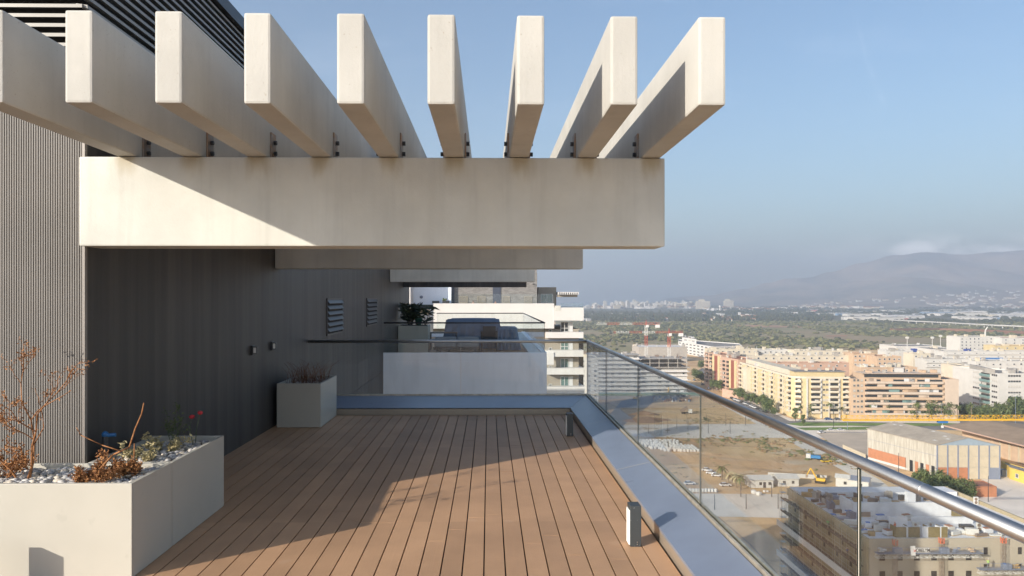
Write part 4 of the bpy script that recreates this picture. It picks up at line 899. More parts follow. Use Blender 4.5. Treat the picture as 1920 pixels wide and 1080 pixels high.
g = MB(); g.quad((-7900,-6900,GZ),(10300,-6900,GZ),(10300,12400,GZ),(-7900,12400,GZ)); struct(g.build('ground', K['earth']))
def sheet(name, pts, m, h, th=None):
    P = ccw([G(x,y).xy for x, y in pts]); d = MB()
    if th: d.prism(P, GZ+.002, GZ+h)
    else: d.add([(p[0],p[1],GZ+h) for p in P], [tuple(range(len(P)))])
    return struct(d.build(name, m))
sheet('street', [(1296,700),(1330,706),(1375,752),(1470,800),(1700,806),(2100,808),(2100,792),(1700,789),(1480,787),(1384,742),(1345,706),(1318,690)], K['asphalt'], .03)
sheet('pavement', [(1384,743),(1480,789),(1800,794),(1800,790),(1484,786),(1386,741)], K['pave'], .13, True)
sheet('pavement', [(1158,797),(1300,795),(1500,795),(1640,800),(1640,822),(1480,821),(1300,822),(1175,818)], K['pave'], .05)
sheet('dirt_track', [(1308,736),(1322,737),(1470,806),(1650,900),(1700,940),(1640,940),(1600,893),(1450,812)], K['pave'], .08)
sheet('lawn', [(1475,795),(1500,792),(1668,794),(1672,798),(1500,799)], K['lawn'], .10)
sheet('lawn', [(1492,802),(1660,800),(1664,806),(1510,807)], K['lawn'], .10)
sheet('lawn', [(1670,794),(1850,793),(1850,799),(1680,799)], K['lawn'], .10)
sheet('ground_lot', [(1530,812),(1666,812),(1690,880),(1640,890)], K['gravel'], .06)
sheet('pavement', [(1200,925),(1500,927),(1500,972),(1310,968),(1240,950)], K['pave'], .06)
sheet('ground_lot', [(1880,880),(2080,870),(2200,1000),(1800,960),(1790,925)], K['pave'], .06)
sheet('street', [(1165,752),(1225,740),(1228,752),(1150,812),(1120,830),(1105,822)], K['asphalt'], .05)
sheet('site_road', [(1100,741),(1330,737),(1335,744),(1100,750)], K['gravel'], .04)
# earth mounds
def mound(name_label, px, py, rx, ry, h, seed, m):
    r = random.Random(seed); c = G(px,py); d = MB(); n = 26; rings = 7; ph = [r.uniform(0,6.3) for _ in range(4)]
    vs = []; fs = []
    for k in range(rings):
        t = k/rings; 
        for i in range(n):
            a = 2*pi*i/n; w_ = 1+.18*sin(2*a+ph[0])+.12*sin(3*a+ph[1])+.06*sin(7*a+ph[2]); vs.append((c.x+rx*(1-t)*w_*cos(a), c.y+ry*(1-t)*w_*sin(a), GZ+.03+h*(t**.9)*(1+.12*sin(5*a+ph[3]))*(1-.0*t)))
    vs.append((c.x,c.y,GZ+h))
    for k in range(rings-1): fs += [(k*n+i,k*n+(i+1)%n,(k+1)*n+(i+1)%n,(k+1)*n+i) for i in range(n)]
    fs += [((rings-1)*n+i,(rings-1)*n+(i+1)%n,len(vs)-1) for i in range(n)]
    d.add(vs, fs); return tag(d.build('earth_mound', m, smooth=True), name_label, 'earth mound', 'earth mounds on the building lot')
K['redearth'] = mat('red_brown_earth', (.32,.19,.11), .95, var=.3, scale=.4)
mound('long red brown earth mound left of the tipper truck', 1212, 789, 14, 7, 2.4, 2, K['redearth'])
mound('smaller red brown earth mound behind the long one', 1207, 777, 8, 5, 2.2, 3, K['redearth'])
mound('flat brown mound at the left end of the pale paved strip', 1200, 804, 9, 4, .8, 4, K['gravel'])
# ------------------------------------------------------------------ unfinished building (concrete frame) and its two cranes
def site_building(px0, px1, pb, zt, dep, label, top, seed):
    a, b = G(px0,pb), G(px1,pb); t = thing('unfinished_building', label, 'building'); x0, x1, y0 = a.x, b.x, a.y; r = random.Random(seed)
    fl = 3.2; n = int((zt-GZ)/fl); wm = wmesh('win', 2.6, 1.6, 'frame', 'pane', mull=1); wm2 = wmesh('win', 1.3, 1.3, 'frame', 'pane', mull=0)
    for k in range(n+1):
        z = GZ+.2+k*fl
        d = MB(); o = 1.6*(r.random()<.7); d.box(x0-r.uniform(0,1.5), y0-o, z-.28, x1+r.uniform(0,2), y0+dep, z); d.build('floor_slab', K['whitewall'] if (k<top and k) else K['rawconc'], t)
        if k < n:
            if k < top:
                d = MB(); d.box(x0+.3, y0+1.2, z+.003, x1-.3, y0+dep-.3, z+fl-.283); d.build('infill_wall', K['cityw'], t)
                d = MB(); d.box(x0-.2, y0-o, z+.003, x0+(x1-x0)*.48, y0-o+.14, z+.95); d.box(x0+(x1-x0)*.55, y0-o, z+.003, x1-.2, y0-o+.14, z+.95); d.build('balcony', K['whitewall'], t)
                m = max(3, int((x1-x0)/5.5))
                for j in range(m):
                    if r.random() < .85: put('window', wm if (j+k)%3 else wm2, t, (x0+(x1-x0)*(j+.5)/m, y0+1.2, z+.9))
            else:
                d = MB(); d.box(x0+2, y0+dep*.45, z+.003, x1-2, y0+dep-.5, z+fl-.283); d.build('back_wall', K['rawconc'], t)
                m = max(3, int((x1-x0)/7))
                for j in range(m+1):
                    d = MB(); x = x0+.6+(x1-x0-1.2)*j/m; d.box(x-.22, y0+.3, z+.002, x+.22, y0+.74, z+fl-.282); d.build('column', K['rawconc'], t)
    zt2 = GZ+.2+n*fl
    clutter(t, ccw([(x0,y0+2),(x1,y0+2),(x1,y0+dep-2),(x0,y0+dep-2)]), zt2, 9, seed, [K['rawconc'],K['cityw'],K['rust']], 1.6, 1, 4)
site_building(1200,1290,737,-44.0,24,'unfinished concrete frame building with white floor bands under the red white cranes',6,3)
site_building(1098,1199,738,-38.6,20,'wide grey building with long glazed balconies seen through the glass left of the cranes',9,4)
simple(1075,1122,470,-36,20,K['cityw'],K['roof'],'narrow pale block with dark window column close to the white tower',41,4,3,floors=9)
d = MB(); a, b = G(1105,741), G(1312,738); d.box(a.x,a.y-3,GZ+.03,b.x,a.y-2.8,GZ+2.3)
tag(d.build('site_fence', mat('green_hoarding',(.12,.19,.17),.7)), 'long low green site fence in front of the unfinished buildings', 'fence')
K['cranered'] = mat('crane_red', (.42,.06,.03), .5); K['cranewhite'] = mat('crane_white', (.62,.61,.58), .5); K['craneyellow'] = mat('crane_yellow', (.70,.40,.02), .5)
def lattice(d, a, b, w_, step, m0, m1=None, alt=1, r=.09, tri=True, hgt=None):
    """triangular or square lattice beam from a to b"""
    a = Vector(a); b = Vector(b); u = (b-a); Ln = u.length; u.normalize()
    s = Vector((0,0,1)) if abs(u.z) < .8 else Vector((0,1,0)); q = u.cross(s).normalized(); s = q.cross(u).normalized(); hgt = hgt or w_
    offs = [q*w_/2, -q*w_/2, s*hgt] if tri else [(q+s)*w_/2,(q-s)*w_/2,(-q-s)*w_/2,(-q+s)*w_/2]
    n = max(1, int(Ln/step))
    for i in range(n):
        m = m0 if (m1 is None or (i//alt)%2 == 0) else m1
        p, p2 = a+u*Ln*i/n, a+u*Ln*(i+1)/n
        for k, o in enumerate(offs):
            d.tube(p+o, p2+o, r, n=4, m=m, cap=False); o2 = offs[(k+1)%len(offs)]
            if i % 2: d.tube(p+o, p2+o2, r*.7, n=4, m=m, cap=False)
            else: d.tube(p+o2, p2+o, r*.7, n=4, m=m, cap=False)
            d.tube(p+o, p+o2, r*.7, n=4, m=m, cap=False)
def tower_crane(px, pbase_y, D, pyj, pxl, pxr, label, seed):
    t = thing('tower_crane', label, 'crane'); M2 = [K['cranered'], K['cranewhite']]
    x = XA(px, D); zj = ZA(pyj, D); d = MB(); lattice(d, (x,D,GZ+.1), (x,D,zj-.5), 1.9, 2.0, 0, 1, 4, .11, False); d.build('mast', M2, t)
    d = MB(); lattice(d, (x+1,D,zj), (XA(pxr,D),D,zj), 1.5, 2, 0, None, 1, .09); d.build('counter_jib', M2, t)
    d = MB(); lattice(d, (x-1,D,zj), (XA(pxl,D),D,zj), 1.4, 2, 0, 1, 5, .08); d.build('jib', M2, t)
    d = MB(); d.box(XA(pxr,D)-3.5,D-1,zj-2.6,XA(pxr,D)-.2,D+1,zj-.1); d.build('counterweight', K['cranewhite'], t)
    d = MB(); d.box(x-.2,D-2.3,zj-2.2,x+1.6,D-1.05,zj-.2); d.build('cab', K['cranewhite'], t)
    d = MB(); d.tube((x,D,zj-.5),(x,D,zj+3.6),.5,.15,6); d.build('apex', K['cranered'], t)
tower_crane(1211.5,662,600,608.5,1118,1237,'taller red and white tower crane, the left one of the pair',1)
tower_crane(1254.5,672,580,624.5,1150,1281,'lower red and white tower crane, the right one of the pair',2)
# the yellow jib crossing the right side
t = thing('tower_crane', 'long yellow lattice crane jib crossing in front of the palms at right', 'crane'); Y_ = 190.0
d = MB(); lattice(d, (XA(1578,Y_),Y_,ZA(789,Y_)), (150,Y_,ZA(789,Y_)), 1.25, 1.35, 0, None, 1, .055, True, 1.15)
xx = XA(1578,Y_); d.box(xx,Y_-.68,ZA(789,Y_)-.16,150,Y_-.5,ZA(789,Y_)+.16); d.build('jib', K['craneyellow'], t)
d = MB(); lattice(d, (151,Y_,GZ+.1), (151,Y_,ZA(789,Y_)+5), 1.9, 2, 0, None, 1, .15, False); d.build('mast', K['craneyellow'], t)
d = MB(); xt = XA(1767,Y_); d.box(xt-1.2,Y_-.5,ZA(789,Y_)-.8,xt+1.2,Y_+.5,ZA(789,Y_)-.3); d.build('trolley', K['sblue'], t)
d = MB(); d.tube((xt,Y_,ZA(789,Y_)-.8),(xt,Y_,ZA(789,Y_)-1.6),.05); d.box(xt-.25,Y_-.15,ZA(789,Y_)-2.1,xt+.25,Y_+.15,ZA(789,Y_)-1.5); d.build('hook_block', K['cranewhite'], t)
# ------------------------------------------------------------------ big white warehouse and its brown roofed neighbour
K['wallstain'] = mat('stained_white_panel', (.49,.46,.39), .85, col2=(.33,.30,.24), scale=1.1, sz=.12, streak=.4)
K['panelcream'] = mat('cream_concrete_panel', (.50,.43,.31), .85, var=.10, scale=.5, streak=.2)
K['bluegrey'] = mat('blue_grey_gable_sheet', (.26,.32,.37), .6, var=.08, scale=.8)
K['brownroof'] = mat('brown_fibre_roof', (.33,.235,.155), .9, var=.22, scale=.22, sz=2)
K['tanroof'] = mat('tan_fibre_roof', (.36,.31,.245), .9, var=.22, scale=.25, sz=2)
K['asph'] = K['asphalt']
def warehouse():
    t = thing('warehouse', 'big stained white warehouse with low gable roof and blue grey gable front', 'warehouse')
    c = G(1757,898); b = G(1874,899); h = 13.4; zt = GZ+h; back = Vector((G(1653,868).x, G(1653,868).y, 0)); u = (b-c); u.z=0; Wd = u.length; u.normalize(); v = Vector((back.x-c.x, back.y-c.y, 0)); Ln = 38.0; v.normalize(); c = Vector((c.x,c.y,0)); b = Vector((b.x,b.y,0))
    apex = zt+3.0
    d = MB(); d.prism([c, b, b+v*Ln, c+v*Ln], GZ+.05, zt); d.build('wall', K['wallstain'], t)
    nf = Vector((u.y,-u.x,0)); nl = Vector((-v.y, v.x, 0))
    if nl.dot(u) > 0: nl = -nl
    m0 = (c+b)/2
    d = MB(); f = nf*.06
    d.add([(*(c+f).xy,zt+.02),(*(b+f).xy,zt+.02),(*(m0+f).xy,apex-.1),(*c.xy,zt+.02),(*b.xy,zt+.02),(*m0.xy,apex-.1)], [(0,1,2),(3,5,4),(0,3,4,1),(1,4,5,2),(2,5,3,0)]); d.build('gable', K['bluegrey'], t)
    d = MB(); e = .35
    for s, p in ((0,c-u*e),(1,b+u*e)):
        q = m0; P = [p+nf*e, q+nf*e, q+v*(Ln+e), p+v*(Ln+e)]; z = [zt-.05, apex, apex, zt-.05]
        vs = [(*P[i].xy, z[i]+.02) for i in range(4)]+[(*P[i].xy, z[i]+.22) for i in range(4)]; d.add(vs, [(0,3,2,1),(4,5,6,7),(0,1,5,4),(1,2,6,5),(2,3,7,6),(3,0,4,7)] if s == 0 else [(0,1,2,3),(7,6,5,4),(4,5,1,0),(5,6,2,1),(6,7,3,2),(7,4,0,3)])
    d.build('roof', K['tanroof'], t)
    r = random.Random(2)
    for k in range(22):
        s = r.uniform(.08,.92); l = r.uniform(.06,.92)*Ln; P0 = c+u*Wd*s+v*l; z = zt+.24+(apex-zt)*(1-abs(2*s-1)); sl = (apex-zt)/(Wd/2)*(1 if s < .5 else -1)
        if abs(s-.5) < .05: continue
        d = MB(); w2, l2 = .42, .75; d.add([(*(P0+u*i*w2+v*j*l2).xy, z+sl*i*w2+.03) for i, j in ((-1,-1),(1,-1),(1,1),(-1,1))], [(0,1,2,3)]); d.build('skylight', K['cityw'], t)
    # front panels between pilasters
    for k in range(6):
        s0, s1 = (k+.06)/6, (k+.94)/6; a, bb = c+u*Wd*s0, c+u*Wd*s1
        for z0, z1 in ((GZ+9.2,zt-.1),(GZ+4.8,GZ+9.05)):
            d = MB(); d.prism([a+nf*.12, bb+nf*.12, bb, a], z0, z1); d.build('front_panel', K['panelcream'], t)
        if k in (3,4): d = MB(); d.prism([a+nf*.12, bb+nf*.12, bb, a], GZ+.2, GZ+4.65); d.build('front_panel', K['panelcream'], t)
        elif k == 5: d = MB(); d.prism([a+nf*.1, bb+nf*.1, bb, a], GZ+.1, GZ+4.6); d.build('roller_door', K['zinc'], t)
        else: d = MB(); d.prism([a+nf*.1, bb+nf*.1, bb, a], GZ+.1, GZ+4.6); d.build('brick_infill', K['brick'], t)
    for k in range(7): d = MB(); p = c+u*Wd*k/6; d.obox((p.x+nf.x*.12,p.y+nf.y*.12), u, v, .16, .16, GZ+.1, zt-.05); d.build('pilaster', K['zinc'], t)
    # side wall: brick base, then tall openings
    for s0, s1, m, z1, nm in ((.42,.985,'brick',5.1,'brick_base'),):
        P = [c+v*Ln*s0, c+v*Ln*s1, c+v*Ln*s1+nl*.10, c+v*Ln*s0+nl*.10]; d = MB(); d.prism(P, GZ+1.0, GZ+z1); d.build(nm, K[m], t)
    d = MB(); d.prism([c+v*Ln*.40, c+v*Ln*.99, c+v*Ln*.99+nl*.2, c+v*Ln*.40+nl*.2], GZ+.06, GZ+.99); d.build('plinth', K['cityw'], t)
    for k in range(5):
        s0 = .03+.073*k; d = MB(); d.prism([c+v*Ln*s0, c+v*Ln*(s0+.042), c+v*Ln*(s0+.042)+nl*.08, c+v*Ln*s0+nl*.08], GZ+.1, GZ+4.7); d.build('brick_infill', K['brick'] if k % 2 else K['black'], t)
    d = MB(); d.prism([c, c+v*Ln, c+v*Ln+nl*.05, c+nl*.05], GZ+8.95, GZ+9.05); d.build('wall_joint', K['zinc'], t)
    t2 = thing('warehouse', 'long low brown roofed shed with orange brick side behind the white warehouse', 'warehouse')
    p0 = Vector((XA(1769,362),362,0)); mm0 = Vector((XA(1843,364),364,0)); q0 = Vector((XA(1965,299),299,0)); mm1 = Vector((XA(2050,300),300,0)); p1 = mm0*2-p0; q1 = mm1*2-q0
    zt2 = GZ+9
    d = MB(); d.prism([p0+Vector((8,-2,0)), q0+Vector((3,0,0)), q1, p1], GZ+.05, zt2-.3); d.build('wall', K['orange'], t2)
    mid0 = (p0+p1)/2; mid1 = (q0+q1)/2; d = MB()
    for A, B, Cc, D_ in ((p0,q0,mid1,mid0),(mid0,mid1,q1,p1)):
        zz = [zt2,zt2,zt2+2.6,zt2+2.6] if A is p0 else [zt2+2.6,zt2+2.6,zt2,zt2]
        vs = [(*p.xy,z) for p, z in zip((A,B,Cc,D_),zz)]+[(*p.xy,z+.25) for p, z in zip((A,B,Cc,D_),zz)]; d.add(vs, [(0,3,2,1),(4,5,6,7),(0,1,5,4),(1,2,6,5),(2,3,7,6),(3,0,4,7)])
    d.build('roof', K['brownroof'], t2)
    d = MB(); d.prism([p0+Vector((-.3,-.3,0)), q0+Vector((-.3,-.3,0)), q0+Vector((.2,.2,0)), p0+Vector((.2,.2,0))], zt2+.0, zt2+.5); d.build('roof_edge', K['pink'], t2)
    wdir = (q0-p0).normalized()
    for k in range(6): d = MB(); p = p0+Vector((8,-2,0))+(q0+Vector((3,0,0))-p0-Vector((8,-2,0)))*(.45+k*.1); d.box(p.x-.5,p.y-.9,GZ+.1,p.x+.1,p.y-.2,zt2-.4); d.build('pilaster', K['panelcream'], t2)
warehouse()
t = thing('low_building', 'low brick annexe with flat roof in front of the white warehouse', 'building'); a, b = G(1800,932), G(1869,932); P = ccw([a,b,b+Vector((1,9,0)),a+Vector((1,9,0))]); shell(t, P, GZ+3.8, K['brick'], K['terra'], .3)
t = thing('low_building', 'small yellow rendered building beside the white warehouse yard', 'building'); a, b = G(1893,898), G(1960,920); n = Vector((5,12,0)); P = ccw([a,b,b+n,a+n]); shell(t, P, GZ+4.6, mat('bright_yellow_render',(.66,.46,.10),.8,var=.1,scale=.4), K['roof'], .3)
i = min(range(4), key=lambda i: (Vector((*P[i],0))-Vector((a.x,a.y,0))).length); wm = wmesh('win', 1.6, 1.6, 'frame', 'pane'); [onface(t, P, i, wm, 'window', s, GZ+1.4) for s in (4,9)]
t = thing('container', 'grey white container standing right of the warehouse front', 'container'); p = G(1890,894); d = MB(); d.box(p.x-2.4,p.y,GZ+.1,p.x+2,p.y+2.4,GZ+2.7); 
for k in range(14): d.box(p.x-2.35+k*.31,p.y-.04,GZ+.2,p.x-2.22+k*.31,p.y-.002,GZ+2.6)
d.build('container_body', K['zinc'], t)
# ------------------------------------------------------------------ the white roofed building under construction (near, right)
X0, X1, Y0, Y1, ZR = 69.0, 106.0, 135.0, 171.0, -42.1
K['olive'] = mat('olive_brown_render', (.36,.30,.185), .85, var=.10, scale=.5, streak=.25)
K['facade'] = mat('beige_front_render', (.40,.345,.265), .85, var=.06, scale=.3, streak=.06)
K['olivepanel'] = mat('olive_insulation_panel', (.19,.145,.055), .85, var=.2, scale=2)
K['roofwhite'] = mat('white_roof_membrane', (.66,.66,.67), .55, var=.16, scale=.5)
K['acgrey'] = mat('pale_appliance_paint', (.55,.54,.50), .5); K['ply'] = mat('plywood', (.42,.28,.13), .8, var=.2, scale=3)
K['darkwood'] = mat('dark_scaffold_plank', (.10,.075,.055), .9, var=.3, scale=1.5)
cb = thing('construction_building', 'flat roofed building under construction with scaffolded olive side and beige windowed front', 'building')
d = MB(); d.box(X0, Y0+.2, GZ+.05, X1, Y1, ZR-1.1); d.build('building_core', K['olive'], cb)
d = MB(); d.box(X0+.3, Y0, GZ+.05, X1, Y0+.19, ZR-.02); d.build('front_wall', K['facade'], cb)
d = MB(); d.box(X0-.2, Y0-.02, ZR-1.6, X0+.28, Y1, ZR+.05); d.box(X0+.29, Y1-.3, ZR-1.09, X1, Y1, ZR+.3); d.box(X1-.4, Y0+.2, ZR-1.09, X1, Y1-.31, ZR+.15); d.build('parapet', K['olive'], cb)
d = MB(); d.box(X0+.28, Y0+.2, ZR-1.09, X1-.41, Y1-.31, ZR-.6); d.build('roof_membrane', K['roofwhite'], cb)
d = MB(); d.box(X0+.3, Y1-5.2, ZR-.59, X1-1, Y1-.32, ZR+.35); d.build('roof_upstand', K['roofwhite'], cb)
FW = wmesh('win', 1.25, 1.35, 'facade', 'black', fw=.1, pr=.05, mull=0, sill=False); FW2 = wmesh('win', .95, 1.5, 'facade', 'black', fw=.1, pr=.05, mull=0, sill=False)
for k in range(9):
    z = ZA(1054,Y0)-.2-k*3.05
    for px in (1654,1687,1719,1751,1783,1816): put('window', FW, cb, (XA(px,Y0), Y0, z))
    for px in (1848,1912): put('window', FW2, cb, (XA(px,Y0), Y0, z+1.05))
# left side: platforms of the scaffold, white slanted balcony parapets, dark openings
SW = wmesh('win', 1.0, 2.0, 'olive', 'black', fw=.08, pr=.03, mull=0, sill=False)
for k in range(7):
    z = ZR-3.4-k*3.0
    for j in range(6): put('window', SW, cb, (X0, Y0+4+j*5.6+(k%2)*2.2, z-.9), -pi/2)
for k, z in enumerate((ZR-8.4, ZR-15.4, ZR-22)):
    d = MB(); d.box(X0-2.3, Y0-2, z, X0-2.12, Y1+1, z+1.05); d.box(X0-2.3, Y0-2, z-.25, X0-.002, Y1+1, z-.002); d.build('balcony', K['whitewall'], cb)
sc = thing('scaffold', 'thin metal scaffold with wooden platforms along the olive side of the construction building', 'scaffold')
d = MB()
for k in range(13):
    y = Y0+1+k*2.9
    for xx in (X0-.55, X0-1.5): d.tube((xx,y,GZ+.05),(xx,y,ZR-(.2 if k < 11 else -1.2)),.035,n=4,cap=False)
for lv in range(9):
    z = ZR-2.3-lv*2.9
    for xx in (X0-.55, X0-1.5): d.tube((xx,Y0+1,z+1),(xx,Y1-1,z+1),.03,n=4,cap=False)
d.build('poles', K['steel'], sc)
for lv in range(9): d = MB(); z = ZR-2.3-lv*2.9; d.box(X0-1.6,Y0+.6,z-.1,X0-.45,Y1+.4,z); d.box(X0-1.62,Y0+.6,z+.001,X0-1.56,Y1+.4,z+.3); d.build('platform', K['darkwood'], sc)
t = thing('scaffold', 'slender corner scaffold tower rising at the far corner of the olive side', 'scaffold'); d = MB()
for i in range(2):
    for j in range(2): d.tube((X0-1.3+i*1.0, Y1+.6+j*1.0, GZ+.05),(X0-1.3+i*1.0, Y1+.6+j*1.0, ZR+1.0),.04,n=4)
k = 0; z = GZ+2
while z < ZR+1: d.box(X0-1.4,Y1+.5,z-.05,X0-.2,Y1+1.7,z); z += 1.9
d.build('frame', K['steel'], t)
# roof things ------------------------------------------------------
ZF = ZR-.59
def roofp(px, py): p = G(px,py,ZF); return p
def rbox(name, label, cat, px, py, wx, wy, h, m, extra=None, group=None, part='body', b=.03):
    p = roofp(px,py); t = thing(name, label, cat, (p.x,p.y,ZF+.003), 0, group); d = MB(); d.box(-wx/2,0,0,wx/2,wy,h,0,b); d.build(part, m, t)
    if extra: extra(t, wx, wy, h)
    return t
def fans(t, wx, wy, h):
    for k in range(2 if h > 1.2 else 1):
        d = MB(); z = h*(.28+.44*k) if h > 1.2 else h*.5; q = -wx*.12; d.tube((q,-.03,z),(q,-.004,z),min(wx,h)*.30 if h<1.2 else wx*.36,n=14); d.build('fan_grille', K['rust'], t)
for px, py, wx, h, lab in ((1718,988,1.3,.9,'pale air conditioner on the roof, leftmost of the group by the olive panels'),(1746,988,1.0,.9,'pale air conditioner between the olive panels'),(1837,997,.95,1.7,'tall twin fan air conditioner in the sun near the steel handrail'),(1869,993,.9,1.0,'single fan air conditioner right of the tall twin fan one'),(1831,946,.9,1.6,'twin fan air conditioner at the far roof edge')):
    rbox('air_conditioner', lab, 'air conditioner', px, py, wx, .4, h, K['acgrey'], fans, 'air conditioners on the white roof', 'casing')
def wall(label, px0, px1, py, h, m, th=.3, nm='roof_wall', side=0):
    a, b = roofp(px0,py), roofp(px1,py); t = thing(nm, label, 'wall'); d = MB(); d.box(a.x,a.y,ZF+.003,b.x,a.y+th,ZF+h)
    if side: d.box(a.x-.001-th,a.y,ZF+.003,a.x-.002,a.y+side,ZF+h)
    d.build('wall_body', m, t); return t
wall('long white wall across the middle of the roof', 1604, 1785, 968, 2.75, K['roofwhite'], .4, side=6)
wall('low white wall in front of the long wall', 1710, 1826, 982, 1.25, K['roofwhite'], .35)
wall('square white wall section by the orange helmet worker', 1668, 1702, 990, 2.1, K['roofwhite'], .35)
wall('white wall stub rising higher at the right of the roof clutter', 1702, 1717, 948, 2.9, K['roofwhite'], 1.2)
wall('olive wall end right of the long white wall', 1786, 1822, 968, 1.9, K['olivepanel'], .4)
for k, (a, b) in enumerate(((1682,1699.5),(1706.5,1725),(1744,1762.5),(1768.5,1777))):
    wall(('olive brown panel on the front roof edge, first from the left','olive brown panel on the front roof edge, second from the left','olive brown panel on the front roof edge, third from the left','olive brown panel on the front roof edge, fourth and half sunlit')[k], a, b, 1008, 1.9, K['olivepanel'], .25, 'roof_panel', 2.0)
for k, (a, b) in enumerate(((1700.2,1706),(1732,1743),(1763,1768))):
    wall(('white post wall between the first and second olive panels','white post wall between the second and third olive panels','white post wall between the third and fourth olive panels')[k], a, b, 1007.5, 1.95, K['roofwhite'], .3, 'roof_wall', 1.2)
# crowded materials
r = random.Random(12)
stuffs = [('stacked_panels','grey stacked panels'),('crate','pale crate'),('wrapped_pallet','wrapped pallet'),('plywood_sheet','plywood sheet'),('equipment_box','grey equipment box')]
spots = [(1535,935,0),(1545,942,0),(1552,949,0),(1566,938,4),(1575,946,1),(1590,958,3),(1570,962,4),(1585,968,2),(1600,975,0),(1615,958,1),(1622,968,4),(1640,985,1),(1628,990,2),(1652,975,2),(1660,985,4),(1612,985,2),(1650,996,1),(1665,1003,2),(1675,1001,4),(1790,1003,1),(1802,1000,2),(1812,996,4),(1852,1000,2),(1866,1006,1),(1560,930,4),(1580,931,2),(1600,936,4),(1625,934,1),(1650,938,4),(1668,936,0),(1690,938,4),(1722,940,0),(1740,938,4),(1505,926,2),(1520,930,3),(1605,947,3)]+[(1512,931,1),(1528,941,4),(1541,951,2),(1560,955,0),(1563,970,2),(1580,975,4),(1596,984,1),(1607,992,4),(1620,1000,2),(1634,1004,1),(1548,926,1),(1556,939,0),(1588,942,2),(1612,940,0),(1636,944,4),(1660,943,2),(1678,944,1),(1705,936,4),(1712,945,2),(1760,945,1),(1775,940,4),(1593,966,2),(1644,992,4),(1656,988,1),(1700,975,2),(1780,994,2),(1822,1003,1),(1840,1006,4),(1880,1003,2)]
where = ['near the far roof corner','by the scaffolded edge','','before the long roof wall','behind the long roof wall','near the olive panels','near the steel handrail']
cols = {'stacked_panels':[K['zinc'],K['darkmetal'],K['rawconc']],'crate':[K['cityw'],K['ply']],'wrapped_pallet':[K['cityw'],K['roofwhite'],K['acgrey']],'plywood_sheet':[K['ply']],'equipment_box':[K['darkmetal'],K['zinc'],K['rust']]}
cn = {'zinc':'grey','darkmetal':'dark','rawconc':'stone grey','cityw':'white','ply':'plywood coloured','roofwhite':'white','acgrey':'cream','rust':'brown'}
inv = {id(v): k for k, v in K.items() if not isinstance(v, list)}
nthw = ['leftmost','second from left','third from left','fourth from left','fifth from left','sixth from left','seventh from left','eighth from left','ninth from left','tenth from left','eleventh from left','rightmost']
cnt = {}
for px, py, k in sorted(spots):
    nm, base = stuffs[k]; i = cnt[nm] = cnt.get(nm, -1)+1; mt = r.choice(cols[nm]); p = roofp(px,py)
    wh = where[0] if px < 1530 else where[1] if px < 1580 else where[4] if py < 942 else where[3] if px < 1680 else where[5] if px < 1800 else where[6]
    t = thing(nm, '%s %s %s, %s such one' % (cn[inv[id(mt)]], nm.replace('_',' '), wh, nthw[min(i,11)]), nm.replace('_',' '), (p.x,p.y,ZF+.004), r.uniform(-.4,.4), 'building materials on the white roof')
    d = MB()
    if nm == 'stacked_panels':
        for q in range(5): d.box(-.7+q*.3,-.05,0,-.55+q*.3,1.3,r.uniform(1.3,1.7))
        d.build('panels', mt, t)
    elif nm == 'plywood_sheet':
        d.box(-.6,0,0,.6,.12,1.6); d.build('sheet', mt, t)
    else:
        w_, l_, h_ = r.uniform(.5,1.3), r.uniform(.5,1.4), r.uniform(.4,1.3); d.box(-w_,-l_/2,.12,w_,l_/2,h_,0,.05); d.build('body', mt, t)
        d = MB(); [d.box(-w_,yy*l_*.4-.07,.0,w_,yy*l_*.4+.07,.118) for yy in (-1,0,1)]; d.build('skids', K['ply'], t)
        if nm == 'wrapped_pallet': d = MB(); d.box(-w_*.9,-l_*.45,h_+.002,w_*.5,l_*.4,h_+.18,0,.04); d.build('top_bundle', r.choice([K['roofwhite'],K['terra'],K['sblue']]), t)
# mast climbing work platforms on the front wall
def climber(px, pyt, plat, label, ped):
    t = thing('mast_platform', label, 'work platform'); d = MB(); x = XA(px,Y0-1); lattice(d, (x,Y0-.9,GZ+.1), (x,Y0-.9,ZA(pyt,Y0)), .55, .75, 0, None, 1, .03, False); d.build('mast', K['rust'], t)
    d = MB(); lattice(d, (x,Y0-.9,ZA(pyt+10,Y0)), (x,Y0-.9,ZA(pyt,Y0)), .62, .8, 0, None, 1, .05, False); d.build('mast_top', K['orange_shirt'], t)
    xa, xb, z = XA(plat[0],Y0-1.6), XA(plat[1],Y0-1.6), ZA(plat[2],Y0-1.5); d = MB(); d.box(xa,Y0-2.4,z,xb,Y0-1.2,z+.12); d.build('platform_floor', K['zinc'], t)
    d = MB(); lattice(d, (xa,Y0-1.8,z-.75),(xb,Y0-1.8,z-.75), .8, .8, 0, None, 1, .035, True, .7); d.build('platform_truss', K['cranewhite'], t)
    d = MB()
    for q in range(9): xq = xa+(xb-xa)*q/8; d.tube((xq,Y0-2.35,z+.12),(xq,Y0-2.35,z+1.2),.025,n=4)
    for zz in (.65,1.2): d.tube((xa,Y0-2.35,z+zz),(xb,Y0-2.35,z+zz),.025,n=4)
    d.build('guard_rail', K['zinc'], t)
    d = MB(); d.box(x-.8,Y0-2.2,z+.13,x+.7,Y0-1.3,z+.95,0,.04); d.build('drive_box', K['zinc'] if ped else K['rust'], t)
    return xa, xb, z
climber(1679,1012,(1641,1700,1040),'mast climbing work platform at the left end of the beige front, in shade',True)
xa, xb, zp = climber(1766,1009,(1700,1839,1040),'mast climbing work platform carrying the white lettered banner',True)
xa2, xb2, zp2 = climber(1882,1009,(1833,1935,1071),'lower mast climbing work platform at right with a worker on it',True)
